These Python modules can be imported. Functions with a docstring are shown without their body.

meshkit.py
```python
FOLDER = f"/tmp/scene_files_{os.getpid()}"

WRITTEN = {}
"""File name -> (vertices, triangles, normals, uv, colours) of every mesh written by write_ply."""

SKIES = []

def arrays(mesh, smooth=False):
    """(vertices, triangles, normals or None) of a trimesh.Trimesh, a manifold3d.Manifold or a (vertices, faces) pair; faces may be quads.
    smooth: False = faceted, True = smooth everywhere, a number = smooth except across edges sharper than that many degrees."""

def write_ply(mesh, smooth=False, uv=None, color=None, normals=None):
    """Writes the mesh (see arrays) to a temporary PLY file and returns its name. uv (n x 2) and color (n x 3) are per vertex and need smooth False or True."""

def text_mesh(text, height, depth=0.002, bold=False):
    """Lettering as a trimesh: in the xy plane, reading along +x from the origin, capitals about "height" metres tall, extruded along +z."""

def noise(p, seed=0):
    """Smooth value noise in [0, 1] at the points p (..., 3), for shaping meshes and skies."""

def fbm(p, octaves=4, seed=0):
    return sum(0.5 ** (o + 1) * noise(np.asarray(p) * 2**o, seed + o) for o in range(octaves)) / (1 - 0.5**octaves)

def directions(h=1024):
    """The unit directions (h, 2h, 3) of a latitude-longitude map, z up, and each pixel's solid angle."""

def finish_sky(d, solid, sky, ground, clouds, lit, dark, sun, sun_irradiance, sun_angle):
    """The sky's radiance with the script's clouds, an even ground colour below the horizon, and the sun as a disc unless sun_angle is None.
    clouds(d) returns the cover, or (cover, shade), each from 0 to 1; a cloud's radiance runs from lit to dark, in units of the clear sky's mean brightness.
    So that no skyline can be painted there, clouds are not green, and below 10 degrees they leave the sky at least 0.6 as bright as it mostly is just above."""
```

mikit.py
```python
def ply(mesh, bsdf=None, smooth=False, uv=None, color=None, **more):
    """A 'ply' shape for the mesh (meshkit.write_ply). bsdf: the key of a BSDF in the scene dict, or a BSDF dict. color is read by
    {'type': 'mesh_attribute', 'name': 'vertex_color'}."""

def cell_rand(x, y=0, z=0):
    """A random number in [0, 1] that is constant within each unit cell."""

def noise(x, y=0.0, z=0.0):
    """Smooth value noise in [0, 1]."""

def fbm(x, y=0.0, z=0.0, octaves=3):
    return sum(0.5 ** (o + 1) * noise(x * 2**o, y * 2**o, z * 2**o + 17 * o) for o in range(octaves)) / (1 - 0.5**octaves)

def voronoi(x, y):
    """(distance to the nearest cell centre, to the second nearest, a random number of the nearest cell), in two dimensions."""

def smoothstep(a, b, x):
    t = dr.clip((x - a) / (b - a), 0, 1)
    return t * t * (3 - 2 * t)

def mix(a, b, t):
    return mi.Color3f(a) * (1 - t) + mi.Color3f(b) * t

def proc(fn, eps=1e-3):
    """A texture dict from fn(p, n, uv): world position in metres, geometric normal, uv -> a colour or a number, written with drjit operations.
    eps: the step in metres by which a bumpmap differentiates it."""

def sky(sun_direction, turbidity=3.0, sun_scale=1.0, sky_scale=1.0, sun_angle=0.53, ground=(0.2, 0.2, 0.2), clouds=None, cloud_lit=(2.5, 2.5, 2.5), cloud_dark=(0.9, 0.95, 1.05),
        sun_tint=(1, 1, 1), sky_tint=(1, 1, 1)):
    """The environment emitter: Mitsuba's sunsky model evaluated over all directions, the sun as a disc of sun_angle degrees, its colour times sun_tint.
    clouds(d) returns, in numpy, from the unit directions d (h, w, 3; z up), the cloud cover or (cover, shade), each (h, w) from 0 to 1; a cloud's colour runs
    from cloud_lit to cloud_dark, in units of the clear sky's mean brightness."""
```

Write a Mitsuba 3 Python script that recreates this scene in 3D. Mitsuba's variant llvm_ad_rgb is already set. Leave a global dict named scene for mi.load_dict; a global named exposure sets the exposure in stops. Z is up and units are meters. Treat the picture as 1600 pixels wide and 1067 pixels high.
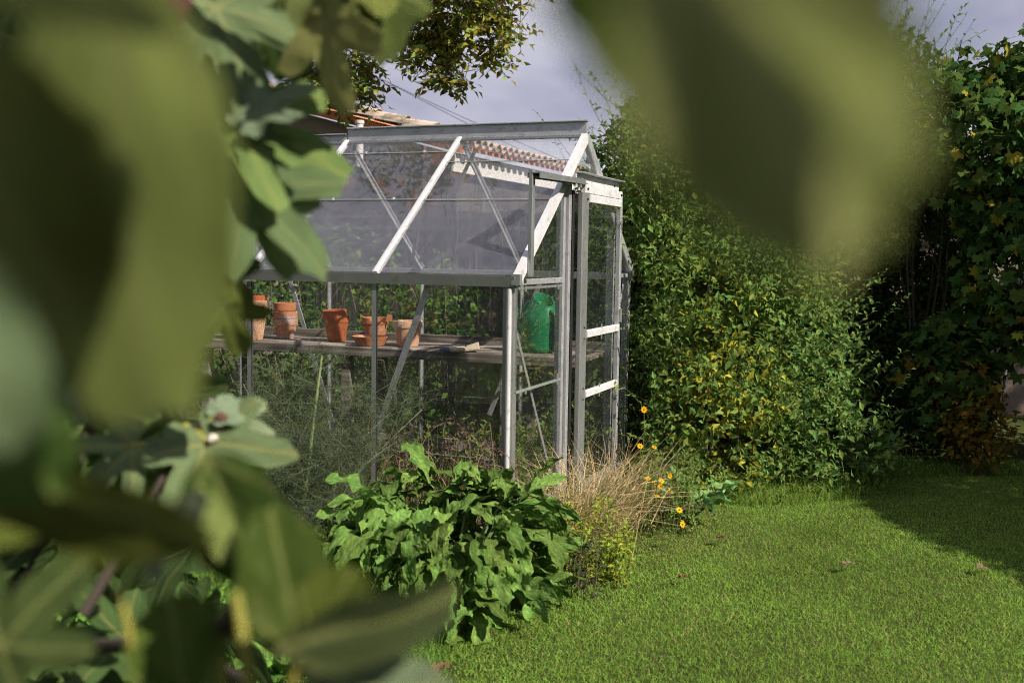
import math, numpy as np, trimesh, mitsuba as mi, drjit as dr, mikit, meshkit
from mikit import proc, noise, fbm, smoothstep, mix, ply, voronoi
T = mi.ScalarTransform4f
scene, labels = {}, {}
rs = np.random.RandomState

# ------------------------------------------------------------------ camera, sky, exposure
F, PITCH, ROLL, CAMZ = 1697.0, 0.0816, 0.0148, 1.396          # focal length in photo pixels (1600 wide), tilt, roll, eye height
CP = np.array([0, 0, CAMZ])
_f = np.array([0, math.cos(PITCH), -math.sin(PITCH)]); _u = np.array([0, math.sin(PITCH), math.cos(PITCH)]); _r = np.array([1.0, 0, 0])
RT = _r * math.cos(ROLL) + _u * math.sin(ROLL); UP = -_r * math.sin(ROLL) + _u * math.cos(ROLL); FW = _f
scene['camera'] = {'type': 'thinlens', 'fov': math.degrees(2 * math.atan(800 / F)), 'fov_axis': 'x', 'aperture_radius': 0.0056, 'focus_distance': 6.2,
                   'near_clip': 0.02, 'far_clip': 500.0, 'to_world': T().look_at(origin=CP.tolist(), target=(CP + FW).tolist(), up=UP.tolist())}
SUN = np.array([0.78, -0.62, 0.88]); SUN = SUN / np.linalg.norm(SUN)
exposure = 2.42


def clouds(d):
    """broken cloud: closed towards the horizon, opening to blue overhead"""
    q = d / np.maximum(d[..., 2:3] + 0.25, 0.08)
    n = meshkit.fbm(q * np.array([1.3, 1.3, 0.0]) + 3.1, 5, 4)
    m = meshkit.fbm(q * np.array([1.9, 1.9, 0.0]) + 5.2, 5, 9)
    cover = np.clip((n - 0.40 + 0.34 * (1 - 0.6 * np.clip(d[..., 2], 0, 1))) / 0.22, 0, 1)
    return cover, np.clip(1.85 - m * 3.0, 0, 1)


scene['sky'] = mikit.sky(SUN.tolist(), turbidity=3, sky_scale=0.28, clouds=clouds, cloud_lit=(5.4, 5.4, 6.0), cloud_dark=(2.6, 2.62, 3.7), sun_tint=(0.90, 1.0, 1.18))


def rayd(x, y):
    return FW + RT * (x - 800) / F + UP * (533.5 - y) / F


def at(x, y, Y):
    d = rayd(x, y); return CP + d * (Y / d[1])


def on_z(x, y, z=0.0):
    d = rayd(x, y); return CP + d * ((z - CAMZ) / d[2])


AL = 0.3817
O0 = np.array([0.003, 5.105, 0.0]); LD = np.array([-math.cos(AL), math.sin(AL), 0]); GD = np.array([math.sin(AL), math.cos(AL), 0]); ZD = np.array([0, 0, 1.0])


def gh(u, v, z):
    """greenhouse frame: u metres along its long wall to the left, v across it and away, z up"""
    return O0 + LD * u + GD * v + ZD * z


# ------------------------------------------------------------------ materials
def P(base, rough=0.5, metallic=0.0, spec=0.5, **k):
    b = base if isinstance(base, dict) else {'type': 'rgb', 'value': list(base)}
    r = rough if isinstance(rough, dict) else float(rough)
    return {'type': 'twosided', 'bsdf': {'type': 'principled', 'base_color': b, 'roughness': r, 'metallic': float(metallic), 'specular': float(spec), **k}}


VC = {'type': 'mesh_attribute', 'name': 'vertex_color'}


def alu(base, streak):
    def f(p, n, uv):
        a = fbm(p.x * 9, p.y * 9, p.z * 5, 3); b = noise(p.x * 60, p.y * 60, p.z * 14)
        g = smoothstep(0.62, 0.78, fbm(p.x * 23 + 5, p.y * 23, p.z * 23, 3))
        return mix(mi.Color3f(*base) * (0.8 + 0.32 * a + 0.08 * b), mi.Color3f(*streak), g * 0.55)
    return f


scene['aluminium'] = P(proc(alu((0.47, 0.48, 0.50), (0.30, 0.30, 0.27))), proc(lambda p, n, uv: 0.34 + 0.25 * fbm(p.x * 30, p.y * 30, p.z * 30, 2)), 0.55)
scene['aluminium_dark'] = P(proc(alu((0.33, 0.345, 0.35), (0.24, 0.24, 0.21))), 0.42, 0.6)  # darker copy of the aluminium, shade put into its colour
scene['sunlit_bar'] = P(proc(alu((0.60, 0.60, 0.62), (0.36, 0.35, 0.30))), 0.5, 0.15)  # paler copy of the aluminium, sunlight put into its colour
scene['rubber_gap_black'] = P((0.012, 0.012, 0.013), 0.6)  # black rubber, also fills the shaded gap beside the door
scene['glass_edge'] = P((0.19, 0.23, 0.20), 0.25)
scene['clip'] = P((0.75, 0.75, 0.76), 0.25, 0.8)
scene['grime_sky_veil'] = {'type': 'twosided', 'bsdf': {'type': 'diffuse', 'reflectance': {'type': 'rgb', 'value': [0.40, 0.42, 0.52]}}}  # dirt on the glass; its blue tint paints in reflected sky


def grime_veil_amount(lo, hi):
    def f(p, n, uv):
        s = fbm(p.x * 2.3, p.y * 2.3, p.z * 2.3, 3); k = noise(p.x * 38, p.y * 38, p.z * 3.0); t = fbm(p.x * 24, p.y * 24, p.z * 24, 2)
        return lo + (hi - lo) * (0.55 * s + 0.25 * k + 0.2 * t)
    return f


scene['pane_glass'] = {'type': 'blendbsdf', 'weight': proc(grime_veil_amount(0.0, 0.035)), 'a': {'type': 'thindielectric'}, 'b': {'type': 'ref', 'id': 'grime_sky_veil'}}
scene['roof_glass'] = {'type': 'blendbsdf', 'weight': proc(grime_veil_amount(0.02, 0.15)), 'a': {'type': 'thindielectric'}, 'b': {'type': 'ref', 'id': 'grime_sky_veil'}}


def wood_fn(dark, light):
    def f(p, n, uv):
        gx = p.x * LD[0].item() + p.y * LD[1].item(); gy = p.x * GD[0].item() + p.y * GD[1].item()
        g = fbm(gx * 3, gy * 55, p.z * 55, 3); b = fbm(gx * 9, gy * 9, p.z * 9, 2)
        return mix(dark, light, smoothstep(0.25, 0.8, 0.65 * g + 0.35 * b))
    return f


scene['bench_wood'] = P(proc(wood_fn((0.05, 0.042, 0.036), (0.30, 0.26, 0.225))), 0.8, spec=0.2)


def upright_wood(dark, light):
    def f(p, n, uv):
        g = fbm(p.x * 45, p.y * 45, p.z * 2.5, 3)
        return mix(dark, light, smoothstep(0.25, 0.8, g))
    return f


scene['barn_wood'] = P(proc(upright_wood((0.028, 0.025, 0.025), (0.085, 0.078, 0.075))), 0.85, spec=0.2)
scene['dark_barn_wood'] = P(proc(upright_wood((0.012, 0.011, 0.011), (0.035, 0.032, 0.03))), 0.85, spec=0.2)


def clay(a, b, chalk, amount, sc=1.0):
    def f(p, n, uv):
        m = fbm(p.x * 16 * sc, p.y * 16 * sc, p.z * 16 * sc, 3); w = smoothstep(0.68 - amount, 0.86 - amount, fbm(p.x * 9 + 3, p.y * 9, p.z * 14 + 2, 4)); s = noise(p.x * 160, p.y * 160, p.z * 160)
        c = mix(a, b, m) * (0.85 + 0.3 * s)
        return mix(c, chalk, w * 0.75)
    return f


scene['terracotta'] = P(proc(clay((0.40, 0.15, 0.07), (0.50, 0.22, 0.11), (0.50, 0.40, 0.34), 0.14)), 0.85, spec=0.2)
scene['terracotta_chalky'] = P(proc(clay((0.44, 0.19, 0.10), (0.50, 0.26, 0.15), (0.42, 0.39, 0.40), 0.26)), 0.9, spec=0.2)
scene['terracotta_pale'] = P(proc(clay((0.50, 0.27, 0.16), (0.56, 0.34, 0.22), (0.58, 0.50, 0.42), 0.2)), 0.9, spec=0.2)
scene['terracotta_deep'] = P(proc(clay((0.30, 0.085, 0.035), (0.46, 0.14, 0.05), (0.45, 0.30, 0.2), 0.0)), 0.8, spec=0.25)
scene['roof_clay'] = P(proc(clay((0.44, 0.32, 0.25), (0.55, 0.46, 0.38), (0.16, 0.15, 0.12), 0.20, 0.7)), 0.9, spec=0.2)
scene['orange_clay'] = P(proc(clay((0.50, 0.16, 0.06), (0.58, 0.24, 0.10), (0.4, 0.25, 0.18), 0.0)), 0.9, spec=0.2)
scene['white_paint'] = P((0.55, 0.54, 0.53), 0.7)
scene['stone'] = P(proc(lambda p, n, uv: mix((0.30, 0.25, 0.20), (0.50, 0.44, 0.36), fbm(p.x * 5, p.y * 5, p.z * 5, 4)) * (0.8 + 0.4 * noise(p.x * 70, p.y * 70, p.z * 70))), 0.95, spec=0.1)
scene['mortar'] = P(proc(lambda p, n, uv: mix((0.26, 0.22, 0.18), (0.40, 0.35, 0.28), fbm(p.x * 4, p.y * 4, p.z * 4, 4)) * (0.85 + 0.3 * noise(p.x * 90, p.y * 90, p.z * 90))), 0.95, spec=0.1)
scene['pink_render'] = P(proc(lambda p, n, uv: mix((0.26, 0.20, 0.17), (0.38, 0.30, 0.25), fbm(p.x * 3, p.y * 3, p.z * 3, 4)) * (0.85 + 0.3 * noise(p.x * 60, p.y * 60, p.z * 60))), 0.95, spec=0.1)
scene['can_plastic'] = P((0.004, 0.16, 0.062), 0.33, clearcoat=0.25, clearcoat_gloss=0.7)
scene['glove_cloth'] = P(proc(lambda p, n, uv: mix((0.30, 0.25, 0.18), (0.46, 0.40, 0.31), fbm(p.x * 60, p.y * 60, p.z * 60, 3))), 0.95, spec=0.1)
scene['blue_rubber'] = P((0.035, 0.055, 0.17), 0.6)
scene['black_cable'] = P((0.02, 0.02, 0.022), 0.6)
scene['snail_shell_chalk'] = P((0.72, 0.66, 0.58), 0.5)
scene['red_paint'] = P((0.6, 0.05, 0.05), 0.5)
scene['soil'] = P(proc(lambda p, n, uv: mix((0.022, 0.024, 0.009), (0.055, 0.072, 0.02), fbm(p.x * 3.1, p.y * 3.1, 0, 4))), 0.95, spec=0.1)


def leafmat(trans=0.7, rough=0.5, spec=None):
    return {'type': 'principledthin', 'base_color': VC, 'roughness': rough, 'diff_trans': trans, 'eta': 1.4}


scene['leaf_gloss'] = leafmat(0.7, 0.42)
scene['leaf_crinkled'] = {'type': 'bumpmap', 'scale': 1.0, 'arbitrary': proc(lambda p, n, uv: 0.006 * fbm(p.x * 75, p.y * 75, p.z * 75, 2), eps=2e-3), 'bsdf': leafmat(0.6, 0.36)}
scene['leaf_soft'] = leafmat(0.75, 0.6)
scene['leaf_dull'] = leafmat(0.5, 0.75)
scene['grass_mat'] = leafmat(0.8, 0.55)
scene['dry_mat'] = leafmat(0.6, 0.8)
scene['bark'] = P(VC, 0.85, spec=0.2)


# ------------------------------------------------------------------ helpers
def put(key, mesh, bsdf, smooth=False, color=None, **k):
    base, i = key, 0
    while key in scene:
        i += 1; key = f'{base}_{i:03d}'
    scene[key] = ply(mesh, bsdf, smooth=smooth, color=color, **k)
    return key


def free(key):
    base, i = key, 0
    while key in labels or key in scene:
        i += 1; key = f'{base}_{i:03d}'
    return key


def tag(key, label=None, cat=None, group=None, kind=None):
    labels.setdefault(key, {}).update({k: v for k, v in dict(label=label, category=cat, group=group, kind=kind).items() if v})
    return key


def thing(name, label, cat, group=None):
    return tag(free(name), label, cat, group)


class MB:
    def __init__(s): s.v, s.f, s.c, s.n = [], [], [], 0
    def add(s, v, f, c=None):
        v = np.asarray(v, float); f = np.asarray(f, int)
        if f.shape[1] == 4: f = np.vstack([f[:, [0, 1, 2]], f[:, [0, 2, 3]]])
        s.v.append(v); s.f.append(f + s.n); s.n += len(v)
        if c is not None: s.c.append(np.broadcast_to(np.asarray(c, float), (len(v), 3)))
    def get(s): return np.vstack(s.v), np.vstack(s.f)
    def col(s): return np.vstack(s.c) if s.c else None
    def put(s, key, bsdf, smooth=False): return put(key, s.get(), bsdf, smooth, s.col())


def norm(a):
    a = np.asarray(a, float); return a / (np.linalg.norm(a, axis=-1, keepdims=True) + 1e-12)


def prism(profile, p0, p1, side):
    """a 2-D profile (list of (a, b)) swept from p0 to p1; a runs along 'side', b along the third axis"""
    p0, p1 = np.asarray(p0, float), np.asarray(p1, float); d = norm(p1 - p0); side = norm(side - d * np.dot(side, d)); up = np.cross(d, side)
    pr = np.asarray(profile, float); n = len(pr)
    a = p0 + pr[:, :1] * side + pr[:, 1:] * up; b = p1 + pr[:, :1] * side + pr[:, 1:] * up
    v = np.vstack([a, b]); tri = trimesh.creation.triangulate_polygon(__import__('shapely').Polygon(pr), engine='earcut')
    idx = [int(np.argmin(((pr - q) ** 2).sum(1))) for q in tri[0]]; t = np.array([[idx[k] for k in r] for r in tri[1]])
    sides = np.array([[i, (i + 1) % n, (i + 1) % n + n, i + n] for i in range(n)])
    f = np.vstack([sides[:, [0, 1, 2]], sides[:, [0, 2, 3]], t[:, ::-1], t + n])
    m = trimesh.Trimesh(v, f, process=False); trimesh.repair.fix_normals(m); return np.array(m.vertices), np.array(m.faces)


def rect(w, h, ch=0.0015, a=0.0, b=0.0):
    """chamfered rectangle profile w x h centred at (a, b)"""
    x, y = w / 2, h / 2; ch = min(ch, x * .45, y * .45)
    return [(a + sx, b + sy) for sx, sy in ((-x + ch, -y), (x - ch, -y), (x, -y + ch), (x, y - ch), (x - ch, y), (-x + ch, y), (-x, y - ch), (-x, -y + ch))]


def tee(w, h, t=0.004):
    """T section: flange w wide, web h deep behind it (b < 0)"""
    return [(-w / 2, 0), (w / 2, 0), (w / 2, -t), (t, -t), (t, -h), (-t, -h), (-t, -t), (-w / 2, -t)]


def chan(w, h, t=0.003):
    """channel with its back to b = 0 and lips behind"""
    return [(-w / 2, 0), (w / 2, 0), (w / 2, -h), (w / 2 - t, -h), (w / 2 - t, -t), (-w / 2 + t, -t), (-w / 2 + t, -h), (-w / 2, -h)]


def tube(pts, rad, sides=6):
    p = np.asarray(pts, float); n = len(p); rad = np.broadcast_to(rad, (n,))
    t = norm(np.gradient(p, axis=0)); ref = np.where(np.abs(t[:, 2:]) < 0.9, [0, 0, 1.0], [1.0, 0, 0]); a = norm(np.cross(t, ref)); b = np.cross(t, a)
    an = np.arange(sides) * 2 * np.pi / sides
    v = (p[:, None] + rad[:, None, None] * (np.cos(an)[None, :, None] * a[:, None] + np.sin(an)[None, :, None] * b[:, None])).reshape(-1, 3)
    i, j = np.meshgrid(np.arange(n - 1), np.arange(sides), indexing='ij')
    q = np.stack([i * sides + j, i * sides + (j + 1) % sides, (i + 1) * sides + (j + 1) % sides, (i + 1) * sides + j], -1).reshape(-1, 4)
    cap = np.array([[0, k + 1, k] for k in range(1, sides - 1)] + [[(n - 1) * sides, (n - 1) * sides + k, (n - 1) * sides + k + 1] for k in range(1, sides - 1)])
    return v, np.vstack([q[:, [0, 1, 2]], q[:, [0, 2, 3]], cap])


def bez(a, b, c, n=8):
    t = np.linspace(0, 1, n)[:, None]; a, b, c = map(np.asarray, (a, b, c))
    return (1 - t) ** 2 * a + 2 * t * (1 - t) * b + t * t * c


def lathe(prof, sides=28):
    """profile [(r, z)...] turned about z"""
    pr = np.asarray(prof, float); n = len(pr); an = np.arange(sides) * 2 * np.pi / sides
    v = np.stack([pr[:, None, 0] * np.cos(an), pr[:, None, 0] * np.sin(an), np.repeat(pr[:, 1:], sides, 1)], -1).reshape(-1, 3)
    i, j = np.meshgrid(np.arange(n - 1), np.arange(sides), indexing='ij')
    q = np.stack([i * sides + j, i * sides + (j + 1) % sides, (i + 1) * sides + (j + 1) % sides, (i + 1) * sides + j], -1).reshape(-1, 4)
    return v, np.vstack([q[:, [0, 1, 2]], q[:, [0, 2, 3]]])


def quad(a, b, c, d):
    return np.array([a, b, c, d], float), np.array([[0, 1, 2], [0, 2, 3]])


# many small leaves as one mesh: base, left, tip, right, mid-rib point; folded along the rib
def leaves(P0, axis, nrm, ln, wd, col, fold=0.25, droop=0.15):
    P0 = np.asarray(P0, float); n = len(P0); A = norm(axis); N = norm(nrm - A * (np.sum(nrm * A, 1, keepdims=True))); S = np.cross(N, A)
    ln = np.broadcast_to(ln, (n,))[:, None]; wd = np.broadcast_to(wd, (n,))[:, None]
    mid = P0 + A * ln * 0.45
    v = np.stack([P0, mid + S * wd * .5 + N * wd * fold, P0 + A * ln - N * ln * droop, mid - S * wd * .5 + N * wd * fold, mid], 1).reshape(-1, 3)
    k = np.arange(n)[:, None] * 5
    f = np.concatenate([k + np.array([[0, 4, 1]]), k + np.array([[1, 4, 2]]), k + np.array([[2, 4, 3]]), k + np.array([[3, 4, 0]])], 0)
    return v, f, np.repeat(np.broadcast_to(col, (n, 3)), 5, 0)


def ribbons(P0, mids, tips, w, col, up=None):
    """thin two-segment ribbons (grass blades, threads): P0, mids, tips n x 3, w widths"""
    n = len(P0); d = tips - P0; view = norm(np.cross(d, up if up is not None else rs(1).normal(size=(n, 3))))
    w = np.broadcast_to(w, (n,))[:, None] * 0.5
    v = np.stack([P0 - view * w, P0 + view * w, mids - view * w * .8, mids + view * w * .8, tips], 1).reshape(-1, 3)
    k = np.arange(n)[:, None] * 5
    f = np.concatenate([k + np.array([[0, 1, 3]]), k + np.array([[0, 3, 2]]), k + np.array([[2, 3, 4]])], 0)
    return v, f, np.repeat(np.broadcast_to(col, (n, 3)), 5, 0)


def shell(ells, n, depth, r, rough=0.2, keep=None):
    """n points in the outer shell of a union of ellipsoids (cx, cy, cz, rx, ry, rz), with outward directions"""
    E = np.array(ells, float); area = (E[:, 3] * E[:, 4] + E[:, 4] * E[:, 5] + E[:, 3] * E[:, 5]); pts, outs = [], []
    got = 0
    while got < n:
        m = n * 2; e = E[r.choice(len(E), m, p=area / area.sum())]; d = norm(r.normal(size=(m, 3)))
        rad = 1 - depth * r.rand(m) ** 1.3
        lump = 1 + rough * 2 * (meshkit.fbm(d * 2.3 + e[:, :3] * 3.1, 3, 5) - 0.5)
        p = e[:, :3] + d * e[:, 3:] * (rad * lump)[:, None]
        o = norm(d / e[:, 3:]); ok = p[:, 2] > 0.01
        for q in E:
            ok &= ~((((p - q[:3]) / q[3:]) ** 2).sum(1) < (1 - depth * 1.15) ** 2)
        if keep is not None: ok &= keep(p)
        pts.append(p[ok]); outs.append(o[ok]); got += ok.sum()
    return np.vstack(pts)[:n], np.vstack(outs)[:n]


LEAFK = 1.9                                                     # leaf base colours are given as reflectance; the thin BSDF splits its colour between reflection and transmission


def lcol(r, n, base, var=0.3, hue=0.25):
    b = np.asarray(base, float) * LEAFK; k = 1 + var * (r.rand(n, 1) * 2 - 1); h = hue * (r.rand(n, 1) * 2 - 1)
    return np.clip(b * k * np.concatenate([1 + h, np.ones((n, 1)), 1 - h * .6], 1), 0.003, 0.9)


def mixc(c, other, mask):
    return np.where(mask[:, None], other, c)

# ------------------------------------------------------------------ ground
def ground_mesh():
    xs = np.concatenate([[-140, -40, -14], np.linspace(-8, 8, 81), [14, 40, 140]]); ys = np.concatenate([[-60, -12, -3], np.linspace(-1, 14, 76), [22, 60, 200]])
    X, Y = np.meshgrid(xs, ys); Z = 0.03 * (meshkit.fbm(np.stack([X * 1.1, Y * 1.1, 0 * X], -1), 3, 2) - 0.5); Z[np.abs(X) > 8] = 0
    n, m = X.shape; i, j = np.meshgrid(np.arange(n - 1), np.arange(m - 1), indexing='ij')
    q = np.stack([i * m + j, i * m + j + 1, (i + 1) * m + j + 1, (i + 1) * m + j], -1).reshape(-1, 4)
    return np.stack([X, Y, Z], -1).reshape(-1, 3), q


put('ground', ground_mesh(), 'soil', smooth=True); tag('ground', kind='structure')

# ------------------------------------------------------------------ greenhouse
B, W, NB, ZE, ZR = 0.74, 2.0, 4, 1.273, 2.045
LEN = B * NB
GHK = thing('greenhouse', 'small aluminium framed glass greenhouse with sliding door and silver ridge beam', 'greenhouse')
bars = []


def bar(name, prof, p0, p1, side, mat='aluminium', label=None):
    k = put(f'{GHK}__{name}', prism(prof, p0, p1, side), mat)
    if label: tag(k, label)
    return k


def pane(name, a, b, c, d, mat='pane_glass'):
    return put(f'{GHK}__{name}', quad(a, b, c, d), mat)


# base rails and eaves
for nm, a, b, s in (('base_rail', gh(0.04, 0, .035), gh(LEN - .04, 0, .035), GD), ('base_rail', gh(0.04, W, .035), gh(LEN - .04, W, .035), GD),
                    ('base_rail', gh(0, 0.04, .035), gh(0, W - .04, .035), LD), ('base_rail', gh(LEN, 0.04, .035), gh(LEN, W - .04, .035), LD)):
    bar(nm, rect(.04, .07), a, b, s)
for v, o in ((0, -1), (W, 1)):
    bar('gutter', [(-.022, -.014), (.018, -.020), (.026, .030), (.020, .030), (.013, -.012), (-.014, -.008), (-.016, .020), (-.022, .020)] if o < 0 else rect(.04, .045),
        gh(-0.012, v, ZE - .018), gh(LEN + .012, v, ZE - .018), -GD if o < 0 else GD, 'aluminium_dark', 'dark grey eaves gutter' if o < 0 else None)
# corner posts (L section), wall bars
Lp = [(-.004, -.004), (.050, -.004), (.050, .004), (.004, .004), (.004, .045), (-.004, .045)]
for u, v, su, sv in ((0, 0, 1, 1), (0, W, 1, -1), (LEN, 0, -1, 1), (LEN, W, -1, -1)):
    pr = np.array(Lp)
    ex = np.vstack([gh(u, v, .0) + LD * su * a + GD * sv * b for a, b in pr]); top = ex + ZD * (ZE - .045)
    n = len(pr); vv = np.vstack([ex, top]); ff = np.array([[i, (i + 1) % n, (i + 1) % n + n, i + n] for i in range(n)])
    ff = np.vstack([ff[:, [0, 1, 2]], ff[:, [0, 2, 3]], [[0, 1, 2], [0, 2, 3], [0, 3, 4], [0, 4, 5]], np.array([[0, 1, 2], [0, 2, 3], [0, 3, 4], [0, 4, 5]]) + n])
    m = trimesh.Trimesh(vv, ff, process=False); trimesh.repair.fix_normals(m)
    put(f'{GHK}__corner_post', m, 'aluminium_dark' if (u, v) == (0, 0) else 'aluminium')
# rounded edge of the near corner post, its sunlit strip painted pale
put(f'{GHK}__corner_lit_edge', tube([gh(.016, -.012, .0), gh(.016, -.012, ZE - .047)], .012, 12), 'sunlit_bar', smooth=60)
for i in range(1, NB):
    for v, o in ((0, -1), (W, 1)):
        bar('wall_bar', tee(.026, .03), gh(i * B, v + o * .006, .07), gh(i * B, v + o * .006, ZE - .045), LD if o < 0 else -LD, 'aluminium_dark' if o < 0 else 'aluminium')
        put(f'{GHK}__seal_strip', prism(rect(.006, .006), gh(i * B - .016, v + o * .004, .075), gh(i * B - .016, v + o * .004, ZE - .05), LD), 'rubber_gap_black')
# ridge: tall board over the two right bays, lower vented part on the left
bar('ridge_beam', rect(.022, .070), gh(-.02, 1, ZR + .035), gh(2 * B - .004, 1, ZR + .035), GD, 'aluminium', 'tall ridge beam')
bar('ridge_cap', rect(.055, .008), gh(-.025, 1, ZR + .0745), gh(2 * B - .004, 1, ZR + .0745), GD)
bar('ridge_rail', rect(.05, .014), gh(-.01, 1, ZR - .009), gh(LEN, 1, ZR - .009), GD, 'aluminium_dark')
bar('ridge_beam', rect(.022, .036), gh(2 * B + .004, 1, ZR + .018), gh(LEN, 1, ZR + .018), GD, 'aluminium', 'lower ridge beam over the roof vent')
bar('ridge_cap', rect(.06, .006), gh(2 * B + .004, 1, ZR + .0405), gh(LEN, 1, ZR + .0405), GD)
# rafters
SL = norm(gh(0, 1, ZR) - gh(0, 0, ZE)); NS = norm(np.cross(LD, SL)); NS = NS if NS[2] > 0 else -NS
SR = norm(gh(0, 1, ZR) - gh(0, W, ZE)); NR = norm(np.cross(LD, SR)); NR = NR if NR[2] > 0 else -NR
for i in range(NB + 1):
    end = i in (0, NB); du = (-.012 if i == 0 else .012) if end else 0
    for S_, N_, v in ((SL, NS, 0.0), (SR, NR, W)):
        a = gh(i * B + du, v, ZE) + N_ * .010 + S_ * .01; b = gh(i * B + du, 1, ZR) + N_ * .010 - S_ * .012
        side = LD if np.dot(np.cross(norm(b - a), LD), N_) > 0 else -LD
        if end:
            k = bar('gable_rafter', [(-.016, .006), (.016, .006), (.016, -.046), (.011, -.052), (-.011, -.052), (-.016, -.046)], a, b, side, 'sunlit_bar' if v == 0 else 'aluminium')
        else:
            bar('roof_bar', [(-.016, .006), (-.006, .009), (.006, .009), (.016, .006), (.016, 0), (.004, -.001), (.004, -.028), (-.004, -.028), (-.004, -.001), (-.016, 0)], a, b, side, 'sunlit_bar' if v == 0 else 'aluminium')
# small corner bracket where gutter, post and rafter meet
put(f'{GHK}__corner_bracket', prism(rect(.05, .022, .004), gh(-.020, -.012, ZE - .028), gh(-.020, -.012, ZE + .022), LD), 'clip')
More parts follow.
